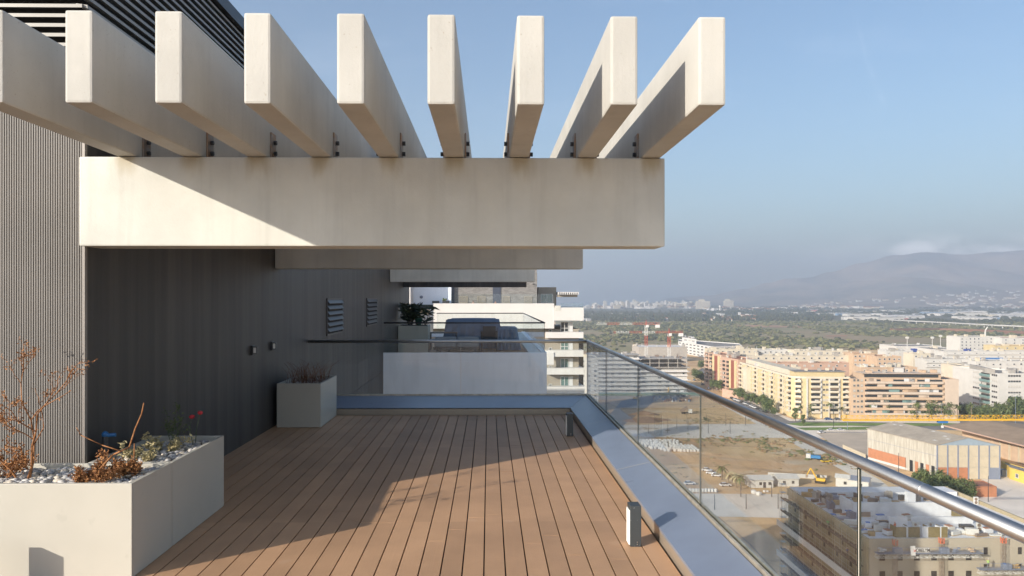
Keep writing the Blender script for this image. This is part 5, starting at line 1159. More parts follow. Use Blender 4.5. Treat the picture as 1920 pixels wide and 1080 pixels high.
def textobj(name, s, loc, size, m, parent=None, rot=(pi/2,0,0), ext=.01):
    c = bpy.data.curves.new(name, 'FONT'); c.body = s; c.size = size; c.extrude = ext; c.align_x = 'LEFT'; c.materials.append(m); o = bpy.data.objects.new(name, c); C.objects.link(o); o.location = loc; o.rotation_euler = rot
    if parent: o.parent = parent
    return o
t = thing('lettered_banner', 'white banner with heavy black letters OBELYM on the work platform rail', 'banner'); a, b = XA(1717,Y0-2.5), XA(1744,Y0-2.5); zb = ZA(1040,Y0-2.5)
d = MB(); d.box(a,Y0-2.46,zb,b,Y0-2.43,zb+.78); d.build('cloth', K['whitewall'], t)
o = textobj('letters', 'OBELYM', (a+.05,Y0-2.475,zb+.11), .84, K['black'], t)
o.data.offset = .02; bpy.context.view_layer.update(); me = bpy.data.meshes.new_from_object(o.evaluated_get(bpy.context.evaluated_depsgraph_get())); kx = (b-a-.1)/max(o.dimensions.x,.01); cu = o.data; loc = o.location.copy(); bpy.data.objects.remove(o); bpy.data.curves.remove(cu)
o = put('letters', me, t, loc); o.rotation_euler = (pi/2,0,0); o.scale = (kx,1,1); me.materials.clear(); me.materials.append(K['black'])
t = thing('tilted_board', 'white tilted board with a small red cross mark hanging before the banner', 'board'); d = MB(); a = XA(1707,Y0-2.6); z = ZA(1046,Y0-2.6); d.add([(a+.15,Y0-2.55,z),(a+1.0,Y0-2.55,z),(a+.9,Y0-2.55,z+1.75),(a,Y0-2.55,z+1.7),(a+.15,Y0-2.5,z),(a+1.0,Y0-2.5,z),(a+.9,Y0-2.5,z+1.75),(a,Y0-2.5,z+1.7)], [(0,1,2,3),(7,6,5,4),(0,4,5,1),(1,5,6,2),(2,6,7,3),(3,7,4,0)]); d.build('board_sheet', K['whitewall'], t)
d = MB(); d.tube((a+.55,Y0-2.57,z+1.1),(a+1.0,Y0-2.57,z+.7),.05,n=4); d.tube((a+.6,Y0-2.57,z+.65),(a+1.0,Y0-2.57,z+1.0),.04,n=4); d.build('cross_mark', K['cranered'], t)
for lab, x, z, m in (('white sack pile on the shaded work platform', XA(1656,Y0-1.8), ZA(1040,Y0-1.5)+.13, K['whitewall']), ('grey tarpaulin heap on the banner platform', XA(1795,Y0-1.8), zp+.13, K['zinc']), ('orange wheelbarrow load at the right end of the banner platform', XA(1820,Y0-1.8), zp+.13, K['orange']), ('blue drum beside the lower platform mast', XA(1884,Y0-1.9), zp2+.13, K['sblue']), ('beige sack heap at the right end of the lower platform', XA(1908,Y0-1.8), zp2+.13, K['ply'])):
    t = thing('load', lab, 'load', (x, Y0-1.8, z)); d = MB(); r = random.Random(lab)
    if 'drum' in lab: d.lathe((0,0,0), [(.3,0),(.32,.05),(.3,.45),(.32,.5),(.3,.9)], 12)
    else:
        for q in range(7): d.blob((r.uniform(-.6,.6), r.uniform(-.2,.2), .2+.25*(q//3)), (.36,.25,.2), 1, .15)
    d.build('pieces', m, t)
person('worker in yellow green vest standing on the lower work platform facing the wall', (XA(1853,Y0-1.8), Y0-1.8, zp2+.125), pi, K['green_vest'], K['greytrouser'], K['cranewhite'], 'reach')
person('worker in orange shirt behind the front edge of the white roof', (*roofp(1678,996).xy, ZF+.01), .4, K['orange_shirt'], K['greytrouser'], K['orange_shirt'], 'stand')
person('worker in bright green vest bending on the side scaffold', (X0-1.05, Y0+13.5, ZR-2.29), -.8, mat('bright_green_vest',(.10,.5,.16),.7), K['greytrouser'], K['green_vest'], 'reach')
person('worker in dark clothes and white helmet on the side scaffold', (X0-1.05, Y0+5.5, ZR-5.19), .3, K['blueshirt'], K['greytrouser'], K['cranewhite'], 'stand')
# ================================================================== cars, machines, small houses on the lot
CARC = {'white':mat('white_car_paint',(.62,.62,.62),.3), 'black':mat('black_car_paint',(.02,.02,.022),.25), 'silver':mat('silver_car_paint',(.36,.37,.38),.3,metal=.4), 'red':mat('red_car_paint',(.35,.03,.025),.3), 'blue':mat('blue_car_paint',(.05,.11,.25),.3), 'yellow':mat('yellow_car_paint',(.65,.42,.03),.35), 'grey':mat('grey_car_paint',(.12,.125,.13),.3)}
K['tyre'] = mat('black_tyre', (.015,.015,.015), .8)
def car_meshes(L_=4.3, W_=1.78, H=1.46, van=False):
    d = MB(); hw = W_/2
    side = [(-L_/2,.35),(-L_/2,.78),(-L_/2+.25,.86),(L_/2-.75,.92),(L_/2-.1,.80),(L_/2,.62),(L_/2,.35)] if not van else [(-L_/2,.35),(-L_/2,H-.25),(-L_/2+.1,H-.1),(L_/2-1.3,H-.1),(L_/2-.9,1.1),(L_/2,.95),(L_/2,.35)]
    d.extr(side, 'y', -hw, hw)
    if not van:
        vs = [(-L_/2+.35,-hw*.93,.84),(L_/2-1.15,-hw*.93,.88),(L_/2-1.15,hw*.93,.88),(-L_/2+.35,hw*.93,.84),(-L_/2+.75,-hw*.76,H-.06),(L_/2-2.0,-hw*.76,H-.02),(L_/2-2.0,hw*.76,H-.02),(-L_/2+.75,hw*.76,H-.06)]
        roof = [(v[0],v[1],v[2]) for v in vs[4:]]
        g = MB(); g.add(vs, [(0,1,5,4),(1,2,6,5),(2,3,7,6),(3,0,4,7)])
        d.add([(x,y,z) for x,y,z in roof]+[(x*.98,y*.96,z+.05) for x,y,z in roof], [(0,1,5,4),(1,2,6,5),(2,3,7,6),(3,0,4,7),(4,5,6,7)])
    else:
        g = MB(); g.add([(L_/2-1.28,-hw*.9,H-.14),(L_/2-.88,-hw*.9,1.14),(L_/2-.88,hw*.9,1.14),(L_/2-1.28,hw*.9,H-.14)], [(0,1,2,3)]); g.box(L_/2-2.2,-hw-.004,1.15,L_/2-1.35,hw+.004,H-.3)
    w_ = MB()
    w_.tube((0,-.1,0),(0,.1,0),.32,n=12)
    return d, g.mesh('glasshouse', K['pane']), w_.mesh('wheel', K['tyre'])
CD, CG, CW = car_meshes(); VD, VG, VW = car_meshes(5.2,1.95,2.3,True)
CBODY = {k: CD.mesh('car_body', m) for k, m in CARC.items()}; VBODY = {k: VD.mesh('van_body', m) for k, m in CARC.items()}
def car(px, py, rz, col, label, van=False, group=None, z=GZ+.09):
    p = G(px,py); t = thing('parked_van' if van else 'parked_car', label, 'van' if van else 'car', (p.x,p.y,z), rz, group)
    put('body', (VBODY if van else CBODY)[col], t); put('windows', VG if van else CG, t)
    for sx in (-1.35,1.35):
        for sy in (-.8,.8): put('wheel', VW if van else CW, t, (sx*(1.15 if van else 1),sy,.325))
    return t
yr = atan2(yu.y, yu.x)
rowcols = ['black','white','white','black','white','silver','white','white','black','grey','black']
for i, c in enumerate(rowcols):
    f = i/10; px = 1373+f*62; py = 748+f*25.5
    car(px, py, yr+pi/2*.15, c, '%s car in the kerbside row below the street trees, %s from its far end' % (c, ['first','second','third','fourth','fifth','sixth','seventh','eighth','ninth','tenth','eleventh'][i]), group='cars parked along the street')
for px, py, c, rz, lab in ((1302,714,'white',.9,'white car at the far street corner by the dark trees'),(1318,722,'black',.9,'black car on the far part of the street before the salmon blocks'),(1330,729,'white',.9,'white car on the street before the salmon podium'),(1324,716,'silver',.9,'silver car farther along the street beside the salmon block'),
    (1521,787.5,'grey',0,'dark grey car on the street in front of the yellow block, left of two'),(1553,787.5,'blue',0,'blue car on the street in front of the yellow block'),(1571,787.8,'grey',0,'dark grey car at the tip of the yellow jib'),(1635,786.8,'white',0,'white car seen through the yellow jib, below the orange block, first from left'),(1684,787,'white',0,'white car seen through the yellow jib, below the orange block, second from left'),(1715,787,'white',0,'white car seen through the yellow jib, third from left'),(1751,787,'white',0,'white car seen through the yellow jib next to the white van'),
    (1559,808.5,'white',0,'white car at the fence of the pale parking lot'),(1577,808.3,'white',0,'second white car at the fence of the pale parking lot'),(1541,812,'white',.4,'white car near the steel handrail on the parking lot'),
    (1326,884,'white',-.5,'white car parked on bare earth, back one of three in a slanted row'),(1334,889.5,'white',-.5,'white car parked on bare earth, middle one of three in a slanted row'),(1344,894,'white',-.35,'white car parked on bare earth, front one of three in a slanted row'),(1360,912,'white',.1,'white car alone in front of the ragged palms'),(1293,909,'white',.1,'white car at the edge of the track behind the glass, near the white sacks')):
    car(px, py, rz, c, lab)
for px, py, c, rz, lab in ((1266,737,'white',0,'white van by the green site fence, left of two'),(1281,737,'white',0,'white van by the green site fence, right of two'),(1787,787.3,'white',0,'white van seen through the yellow jib, right of the red awning')):
    car(px, py, rz, c, lab, True)
t = thing('tipper_truck', 'grey tipper truck with raised dark bed on the bare earth', 'truck', (*G(1287,776).xy, GZ+.1), -.15); d = MB(); d.box(1.2,-1.2,.6,3.4,1.2,2.9,0,.12); d.build('cab', K['acgrey'], t); d = MB(); d.box(3.405,-1.05,1.7,3.42,1.05,2.6); d.build('windscreen', K['pane'], t)
d = MB(); d.box(-3.4,-.5,.7,1.2,.5,1.0); d.build('chassis', K['tyre'], t); d = MB(); d.extr([(-3.4,1.1),(.6,3.9),(1.1,2.9),(-3.0,.95)], 'y', -1.25, 1.25); d.extr([(-3.4,1.1),(.6,3.9),(.3,4.6),(-3.9,2.0)], 'y', -1.25, -1.1); d.extr([(-3.4,1.1),(.6,3.9),(.3,4.6),(-3.9,2.0)], 'y', 1.1, 1.25); d.build('tipping_bed', K['rust'], t)
for sx in (-2.6,-1.4,2.2):
    for sy in (-1,1): d = MB(); d.tube((sx,sy*1.0-.15,.5),(sx,sy*1.0+.15,.5),.5,n=12); d.build('wheel', K['tyre'], t)
def digger(px, py, rz, label, m, boom=1):
    t = thing('excavator', label, 'excavator', (*G(px,py).xy, GZ+.1), rz); d = MB(); d.box(-1.4,-1.2,.9,1.4,1.2,1.9,0,.1); d.box(-1.8,-1.1,1.0,-1.4,1.1,2.0); d.build('house', m, t); d = MB(); d.box(.2,-1.1,1.9,1.3,-.1,3.0,0,.08); d.build('cab', K['pane'], t)
    for s in (-1,1): d = MB(); d.box(-1.9,s*1.05-.3,.02,1.9,s*1.05+.3,.85,0,.2); d.build('track', K['tyre'], t)
    if boom:
        d = MB(); d.tube((1.2,.3,1.6),(3.4,.3,5.4),.32,.26,6); d.build('boom', m, t); d = MB(); d.tube((3.4,.3,5.4),(4.8,.3,2.6),.26,.18,6); d.build('arm', m, t); d = MB(); d.extr([(4.5,2.7),(5.3,2.5),(5.1,1.6),(4.4,1.8)], 'y', -.2,.8); d.build('bucket', K['rust'], t)
digger(1192,750,.3,'yellow excavator with raised boom on the building lot', K['craneyellow'])
digger(1253,741,1.2,'yellow excavator before the white banded frame building', K['craneyellow'])
digger(1538,906,2.6,'small yellow digger beside the white sheds', K['craneyellow'])
t = thing('site_vehicle', 'blue and white lorry parked on the earth near the dirt track', 'truck', (*G(1528,862).xy, GZ+.1), -.5); d = MB(); d.box(-3.6,-1.1,.5,-1.7,1.1,2.4,0,.12); d.build('cab', K['whitewall'], t); d = MB(); d.box(-1.6,-1.15,.7,2.4,1.15,1.9,0,.08); d.build('cargo', mat('bright_blue_tarp',(.03,.19,.42),.6), t); d = MB(); d.box(-3.62,-.95,1.5,-3.602,.95,2.2); d.build('windscreen', K['pane'], t)
for sx in (-2.8,1.4):
    for sy in (-1,1): d = MB(); d.tube((sx,sy*.95-.12,.42),(sx,sy*.95+.12,.42),.42,n=12); d.build('wheel', K['tyre'], t)
car(1549,867,.05,'yellow','yellow cab car in front of the blue and white lorry')
# bulk bags
K['bag'] = mat('white_sack', (.62,.60,.56), .85, var=.15, scale=3)
def bagmesh(seed):
    d = MB(); r = random.Random(seed); d.bevbox(-.52,-.52,0,.52,.52,1.05,0,.18); d.blob((0,0,1.02),(.38,.38,.18),1,.2,rnd=r); return d.mesh('bulk_bag', K['bag'], True)
BAG = [bagmesh(i) for i in range(3)]
r = random.Random(7); n = 0; A, B = G(1203,838), G(1274,838)
for row in range(10):
    for k in range(14):
        x = A.x-1+(k+r.random())*1.5; y = A.y-11+row*2.6+r.uniform(-.35,.35)
        if row < 4 and k < 6-row*1.6: continue
        o = put('bulk_bag', r.choice(BAG), None, (x+r.uniform(-.12,.12), y, GZ+.05), r.uniform(-.2,.2)); o.scale=(1.15,1.3,1.25); tag(o, 'white bulk sack standing in the large block of sacks on the earth', 'sack', 'white sacks in the large block'); n += 1
A = G(1277,847)
for row in range(5):
    for k in range(6): o = put('bulk_bag', r.choice(BAG), None, (A.x+k*1.55+r.uniform(-.12,.12), A.y-.5+row*2.6, GZ+.05), r.uniform(-.2,.2)); o.scale=(1.15,1.3,1.25); tag(o, 'white bulk sack in the small block adjoining the large one at its right', 'sack', 'white sacks in the small block')
for k in range(9):
    p = G(1294+k*6, 923); o = put('bulk_bag', BAG[k%3], None, (p.x,p.y,GZ+.05), .1*k); o.scale = (1.0,1,1.2); tag(o, 'white sack standing in the single row beside the pale paved yard', 'sack', 'white sacks in a single row')
for k, (px, py, s) in enumerate(((1413,926,1.6),(1423,929,1.5),(1433,923,.8),(1439,923,.7))):
    p = G(px,py); o = put('bulk_bag', BAG[k%3], None, (p.x,p.y,GZ+.06), .5*k); o.scale = (s,s,s*.8); tag(o, ['big slumped white sack left of its neighbour on the pale yard','big slumped white sack lying right of its neighbour on the pale yard','small white sack behind the big slumped ones, left','small white sack behind the big slumped ones, right'][k], 'sack')
# rubble storage (stone blocks) behind the kerb
r = random.Random(3)
for k in range(56):
    px, py = r.uniform(1224,1296), r.uniform(743,754); p = G(px,py); d = MB(); hx, hy, h = r.uniform(.3,.9), r.uniform(.3,.7), r.uniform(.5,1.9); d.obox((p.x,p.y),(cos(k),sin(k)),(-sin(k),cos(k)),hx,hy,GZ+.03,GZ+h); d.obox((p.x+hx,p.y+.3),(cos(k),sin(k)),(-sin(k),cos(k)),hx*.5,hy*.8,GZ+.03,GZ+h*.6)
    tag(d.build('stone_pallet', r.choice([K['cityw'],K['darkmetal'],K['zinc'],K['rawconc'],K['redearth']])), 'stone or paving pallet in the crowded store behind the curved kerb', 'pallet', 'pallets in the material store')
# white one storey houses and sheds
def cottage(pxa, pxb, py, label, dep, h, ang=0, seed=0, wins=((.45,0),(.62,1),(.85,0)), rm='cityw'):
    a, b = G(pxa,py), G(pxb,py); t = thing('small_house', label, 'house'); u = Vector((cos(ang),sin(ang),0)); n = Vector((-u.y,u.x,0)); Ln = (b-a).length; P = [a, a+u*Ln, a+u*Ln+n*dep, a+n*dep]
    d = MB(); d.prism(P, GZ+.04, GZ+h); d.build('wall', K['cityw'], t); m0, m1 = a+n*dep/2, a+u*Ln+n*dep/2; e = .35
    d = MB(); top = GZ+h+1.0
    for p, q in ((a-n*e,a+u*Ln-n*e),(a+n*(dep+e),a+u*Ln+n*(dep+e))):
        V = [p-u*e, q+u*e, m1+u*e, m0-u*e]; zz = [GZ+h-.1,GZ+h-.1,top,top]; vs = [(*v.xy,z+.02) for v, z in zip(V,zz)]+[(*v.xy,z+.16) for v, z in zip(V,zz)]; d.add(vs, [(0,3,2,1),(4,5,6,7),(0,1,5,4),(1,2,6,5),(2,3,7,6),(3,0,4,7)])
    d.build('roof', K[rm], t); d = MB()
    for m, s in ((m0,-1),(m1,1)): q = m+u*s*.002; d.add([(*(m-n*dep/2).xy,GZ+h),(*(m+n*dep/2).xy,GZ+h),(*m.xy,top-.02)], [(0,1,2)])
    d.build('gable', K['cityw'], t)
    for s, door in wins: d = MB(); c = a+u*Ln*s; d.obox((c.x-n.x*.03,c.y-n.y*.03), u, n, .5, .028, GZ+(.1 if door else 1.1), GZ+2.2); d.build('door' if door else 'window', K['wicker'] if door else K['pane'], t)
cottage(1407,1450,915,'white one storey house with a dark door right of the ragged palms',7,3.0)
cottage(1459,1498,912.5,'white one storey house with two windows next to the lot wall',6.5,3.0,0,1,((.3,0),(.72,0)))
cottage(1567,1590,912,'small white shed with a sloped roof beside the yellow digger',4,3.4,-.5,2,((.7,0),))
cottage(1592,1625,915,'pale blue grey shed partly behind the glass seam',6,3.2,-.6,3,((.6,0),),'zinc')
d = MB(); a, b = G(1440,893), G(1550,899); u = (b-a).normalized(); n = Vector((-u.y,u.x,0)); d.prism([a,b,b+n*.3,a+n*.3], GZ+.04, GZ+1.6); tag(d.build('lot_wall', K['cityw']), 'low white boundary wall behind the one storey houses', 'wall')
d = MB(); a, b = G(1580,843), G(1622,862); u = (b-a).normalized(); n = Vector((-u.y,u.x,0)); d.prism([a,b,b+n*.3,a+n*.3], GZ+.04, GZ+2.4); tag(d.build('lot_wall', K['panelcream']), 'cream boundary wall beside the parking lot near the handrail', 'wall')
t = thing('railing_fence', 'long low picket fence along the near edge of the lawns', 'fence'); d = MB(); a, b = G(1535,812), G(1655,810)
for k in range(26): p = a+(b-a)*k/25; d.box(p.x-.08,p.y-.08,GZ+.1,p.x+.08,p.y+.08,GZ+1.7)
d.box(a.x,a.y-.05,GZ+.5,b.x,a.y+.05,GZ+1.4); d.build('fence_rails', K['rawconc'], t)
# lamp posts and poles
def post(px, py, h, label, r0=.09, arm=0, m='darkmetal', head=0, nm='lamp_post', gz=GZ, grp=None):
    p = G(px,py,gz); t = thing(nm, label, 'pole' if nm == 'pole' else 'street lamp', (p.x,p.y,gz+.05), 0, grp); d = MB(); d.tube((0,0,0),(0,0,h),r0,r0*.6,6); d.build('mast', K[m], t)
    if arm: d = MB(); d.tube((0,0,h-.05),(arm,0,h+.15),r0*.6,n=5); d.build('arm', K[m], t); d = MB(); d.box(arm-.35,-.15,h+.08,arm+.35,.15,h+.26,0,.04); d.build('lamp_head', K['zinc'], t)
    return t
pl = [(1216,813,5,'dark post at the left end of the pale strip, before the brown patch'),(1252,812,8,'dark post on the pale strip, second along the near edge'),(1290,812,8,'dark post on the pale strip near the long tower shadow'),(1328,812.5,7,'dark post on the pale strip just right of the glass seam'),(1369,813,7,'dark post on the pale strip, fourth along the near edge'),(1269,803,7,'thin post at the far edge of the pale strip, left'),(1288,796,6,'thin post at the far edge of the pale strip, second'),(1324,796,6,'thin post at the far edge of the pale strip, third'),(1361,798,7,'thin post at the far edge of the pale strip among small stakes'),(1398,798,7,'thin post at the far edge of the pale strip, right'),(1436,799,5,'thin post at the far edge of the pale strip close to the handrail')]
for k, (px, py, h, lab) in enumerate(pl): post(px, py, h, lab, .13, grp='posts along the pale strip', nm='pole')
for k, (px, py, h, lab) in enumerate(((1340,956,5.2,'dark post on the pale yard, leftmost'),(1399,955,5.2,'dark post with a small white cap on the pale yard'),(1459,954,5.2,'dark post on the pale yard close to the scaffold'),(1389,932,5,'dark post at the back of the pale yard below the palms'),(1447,932,5,'dark post at the back of the pale yard below the white house'))): post(px, py, h, lab, .16, grp='posts on the pale yard', nm='pole')
for k, (px, py, h, arm, lab) in enumerate(((1563,803,14,0,'tall street lamp in front of the yellow block'),(1589,806,10,2,'street lamp with short arm on the lawn left of the warehouse'),(1625,786,12,0,'slim street lamp before the orange block, left'),(1727,788,13,0,'tall dark street lamp before the orange block'),(1632,852,11,0,'slim lamp post on the parking lot left of the warehouse'),(1904,797,16,1.5,'tall street lamp by the light green trees beyond the brown shed'),(1853,941,9,0,'dark lamp post in the yard below the warehouse'),(1765,790,10,2.5,'street lamp with long arm seen behind the jib'),(1685,886,8,0,'dark lamp post below the warehouse side'),(1344,733,14,0,'slim grey street lamp before the salmon podium'))): post(px, py, h, lab, .14, arm, 'zinc' if k % 2 else 'darkmetal')
for px, h, D, lab in ((1701,22,900,'floodlight mast beyond the city roofs, left of three'),(1748,22,900,'floodlight mast with broad head beyond the city roofs, middle of three'),(1763.5,24,900,'floodlight mast beyond the city roofs, right of three')):
    t = thing('floodlight_mast', lab, 'floodlight', (XA(px,D),D,GZ)); d = MB(); d.tube((0,0,0),(0,0,h),.5,.3,6); d.build('mast', K['acgrey'], t); d = MB(); d.box(-2,-.4,h,2,.4,h+2.4); d.build('lamp_rack', K['acgrey'], t)
t = thing('leaning_mast', 'tall white leaning mast with a bent top beside the white block', 'mast', (XA(1847,760),760,GZ)); d = MB(); h = ZA(617,760)-GZ; d.path([(0,0,0),(0,0,h*.8),(.3,0,h*.95),(2.6,0,h+2)], 1.0, .5, 6); d.build('mast_body', K['acgrey'], t)
t = thing('awning', 'red awning roof by the street below the orange block', 'awning'); p = G(1717,787); d = MB(); d.extr([(p.x-5,GZ+2.8),(p.x+4,GZ+4.4),(p.x+6,GZ+4.2),(p.x+6,GZ+4.0),(p.x-5,GZ+2.6)], 'y', p.y+2, p.y+8); d.build('canopy', K['cranered'], t)
d = MB(); [d.tube((p.x+a,p.y+b,GZ+.05),(p.x+a,p.y+b,GZ+3.2),.08) for a in (-4,4) for b in (3,7)]; d.build('posts', K['zinc'], t)
# wheel ruts, weeds and rubble on the bare lot
K['rut'] = mat('dark_wheel_rut', (.33,.225,.125), .95, var=.3, scale=.3)
def rut(pts, w_=.55):
    d = MB()
    for off in (-.9, .9):
        P = [G(x,y) for x, y in pts]; Q = []
        for i, p in enumerate(P):
            u = (P[min(i+1,len(P)-1)]-P[max(i-1,0)]).normalized(); n = Vector((-u.y,u.x,0)); Q.append((p+n*(off-w_/2), p+n*(off+w_/2)))
        for (a,b),(c,e) in zip(Q[:-1],Q[1:]): d.add([(*a.xy,GZ+.02),(*c.xy,GZ+.02),(*e.xy,GZ+.02),(*b.xy,GZ+.02)], [(0,1,2,3)])
    struct(d.build('track', K['rut']))
for pts in ([(1225,872),(1300,868),(1380,874),(1470,885),(1560,893)],[(1230,880),(1330,874),(1420,880),(1500,890)],[(1320,778),(1360,792),(1400,800)],[(1215,768),(1280,768),(1330,775),(1390,785)],[(1240,905),(1320,925),(1352,940)],[(1330,835),(1420,838),(1500,850),(1560,868)],[(1300,975),(1345,1030),(1380,1075)],[(1340,968),(1400,1020),(1450,1075)],[(1290,850),(1350,858),(1430,866)]): rut(pts)
r = random.Random(61); d = MB()
for k in range(520):
    q = r.random()
    if q < .35: px, py = r.uniform(1250,1620), 826+r.gauss(0,4)
    elif q < .6: px = r.uniform(1420,1610); py = 838+(px-1420)*.16+r.gauss(0,5)
    elif q < .75: px, py = 1330+r.gauss(0,30), 789+r.gauss(0,3)
    else: px, py = r.uniform(1210,1600), r.uniform(760,900)
    if px > 1100+(py-633)/.42-14: continue
    p = G(px,py); h = r.uniform(.12,.55)*(1.6 if q < .6 else 1)
    for _ in range(3): d.blob((p.x+r.uniform(-1,1),p.y+r.uniform(-1,1),GZ+h*.3),(h*1.3,h*1.2,h*.6),1,.35,r.randrange(3),r)
struct(d.build('weeds', [mat('dry_weed',(.26,.20,.09),.9), mat('green_weed',(.13,.14,.05),.9), mat('brown_clod',(.30,.19,.10),.9)]), 'stuff')
# ================================================================== trees
K['bark'] = mat('brown_bark', (.12,.085,.06), .9, var=.3, scale=3); K['palmbark'] = mat('palm_bark', (.20,.15,.10), .9, var=.3, scale=3)
LF = [mat('leaf_deep_green', (.042,.070,.020), .65, col2=(.075,.105,.03), scale=.5), mat('leaf_mid_green', (.08,.115,.03), .65, col2=(.13,.15,.04), scale=.5), mat('leaf_yellow_green', (.115,.135,.035), .65, col2=(.065,.09,.025), scale=.5)]
LFD = [LF[0], LF[0], LF[1]]
def tree_mesh(seed, h, w, trunk_h, nl, ls, lms, clumps=16, stems=1):
    r = random.Random(seed); tk = MB(); cr = MB()
    for s in range(stems):
        ox = r.uniform(-.4,.4)*(stems>1); base = Vector((ox,0,0)); tk.path([base, base+Vector((r.uniform(-.2,.2),r.uniform(-.2,.2),trunk_h*.6)), base+Vector((r.uniform(-.3,.3),r.uniform(-.3,.3),trunk_h*1.15))], .05*h*.5, .03*h*.4, 7)
    cs = []
    for i in range(clumps):
        a = r.uniform(0,6.3); q = sqrt(r.random())*w*.5*.78; z = trunk_h+(h-trunk_h)*r.uniform(.12,.86); k = 1-.5*abs((z-trunk_h)/(h-trunk_h)-.45)
        cs.append((Vector((cos(a)*q*k, sin(a)*q*k, z)), r.uniform(.16,.30)*w)); tk.tube((0,0,trunk_h*.95), tuple(cs[-1][0]), .012*h, .005*h, 4, cap=False)
    per = nl//clumps
    for c, R0 in cs:
        for _ in range(per):
            v = Vector((r.gauss(0,1),r.gauss(0,1),r.gauss(0,.8))).normalized()*R0*(r.random()**.45); p = c+v
            nrm = (v.normalized()+Vector((r.uniform(-.7,.7),r.uniform(-.7,.7),r.uniform(-.3,.9)))).normalized(); a = nrm.orthogonal().normalized(); a.rotate(Matrix.Rotation(r.uniform(0,6.3),3,nrm)); b = nrm.cross(a); s = ls*r.uniform(.6,1.5)
            cr.add([p-a*s, p+b*s*.6, p+a*s, p-b*s*.6], [(0,1,2,3)], r.randint(0,2))
    return tk.mesh('trunk', K['bark']), cr.mesh('crown', lms)
def palm_mesh(seed, h, fl, nfr, lm, rag=0):
    r = random.Random(seed); tk = MB(); cr = MB(); bend = r.uniform(-.4,.4); tk.path([(0,0,0),(bend*.3,0,h*.4),(bend,0,h)], .24, .17, 8)
    for i in range(nfr):
        a = 2*pi*i/nfr+r.uniform(-.2,.2); e = r.uniform(-.5,1.15)-rag*.3; L_ = fl*r.uniform(.75,1.1); d0 = Vector((cos(a)*cos(e), sin(a)*cos(e), sin(e))); p = Vector((bend,0,h)); pts = [p]
        for k in range(5): d0 = (d0+Vector((0,0,-.22))).normalized(); p = p+d0*L_/5; pts.append(p)
        side = Vector((-sin(a),cos(a),0))
        for k in range(5):
            q0, q1 = pts[k], pts[k+1]; w0 = .38*fl*.35*(1-abs(k/5-.35)); 
            for s in (-1,1): cr.add([q0, q0+side*s*w0+Vector((0,0,-.12*w0*3)), q1+side*s*w0*.85+Vector((0,0,-.14*w0*3)), q1], [(0,1,2,3)], 0)
    return tk.mesh('trunk', K['palmbark']), cr.mesh('crown', [lm])
TR = {'street': [tree_mesh(i, 7.0, 6.2, 2.2, 1500, .30, LFD) for i in (1,2,3)], 'big': [tree_mesh(i, 10.0, 10.5, 2.6, 2600, .36, LFD, 26) for i in (4,5)], 'bright': [tree_mesh(i, 9.0, 10.5, 2.2, 2400, .36, LF, 24) for i in (6,7)], 'slim': [tree_mesh(8, 8.5, 4.2, 1.6, 1100, .28, LF, 14)], 'bush': [tree_mesh(i, 6.0, 7.5, .8, 2600, .24, LF, 26, 2) for i in (10,11)],
      'palm': [palm_mesh(1, 8.0, 2.5, 22, LF[1]), palm_mesh(2, 6.5, 2.4, 20, LF[2])], 'rag': [palm_mesh(3, 3.2, 2.6, 16, K['straw'], 1), palm_mesh(4, 4.0, 2.8, 18, LF[2], .5)]}
def tree(kind, px, py, sc, label, rz=0, var=0, cat=None, grp=None, D=None):
    p = G(px,py); tk, cr = TR[kind][var % len(TR[kind])]; pm = kind in ('palm','rag'); t = thing('palm_tree' if pm else 'tree', label, cat or ('palm tree' if pm else 'tree'), (p.x,p.y,GZ+.05), rz, grp); t.scale = (sc,sc,sc)
    put('trunk', tk, t); put('crown', cr, t); return t
for k, (px, py) in enumerate(((1374,746),(1383,749.5),(1393,753),(1403,757),(1414,761),(1426,765))):
    tree('street', px, py, 1.05+.08*(k%3), 'round dark green street tree before the yellow wing, %s from its far end' % ['first','second','third','fourth','fifth','sixth'][k], k*1.3, k, grp='street trees along the yellow wing')
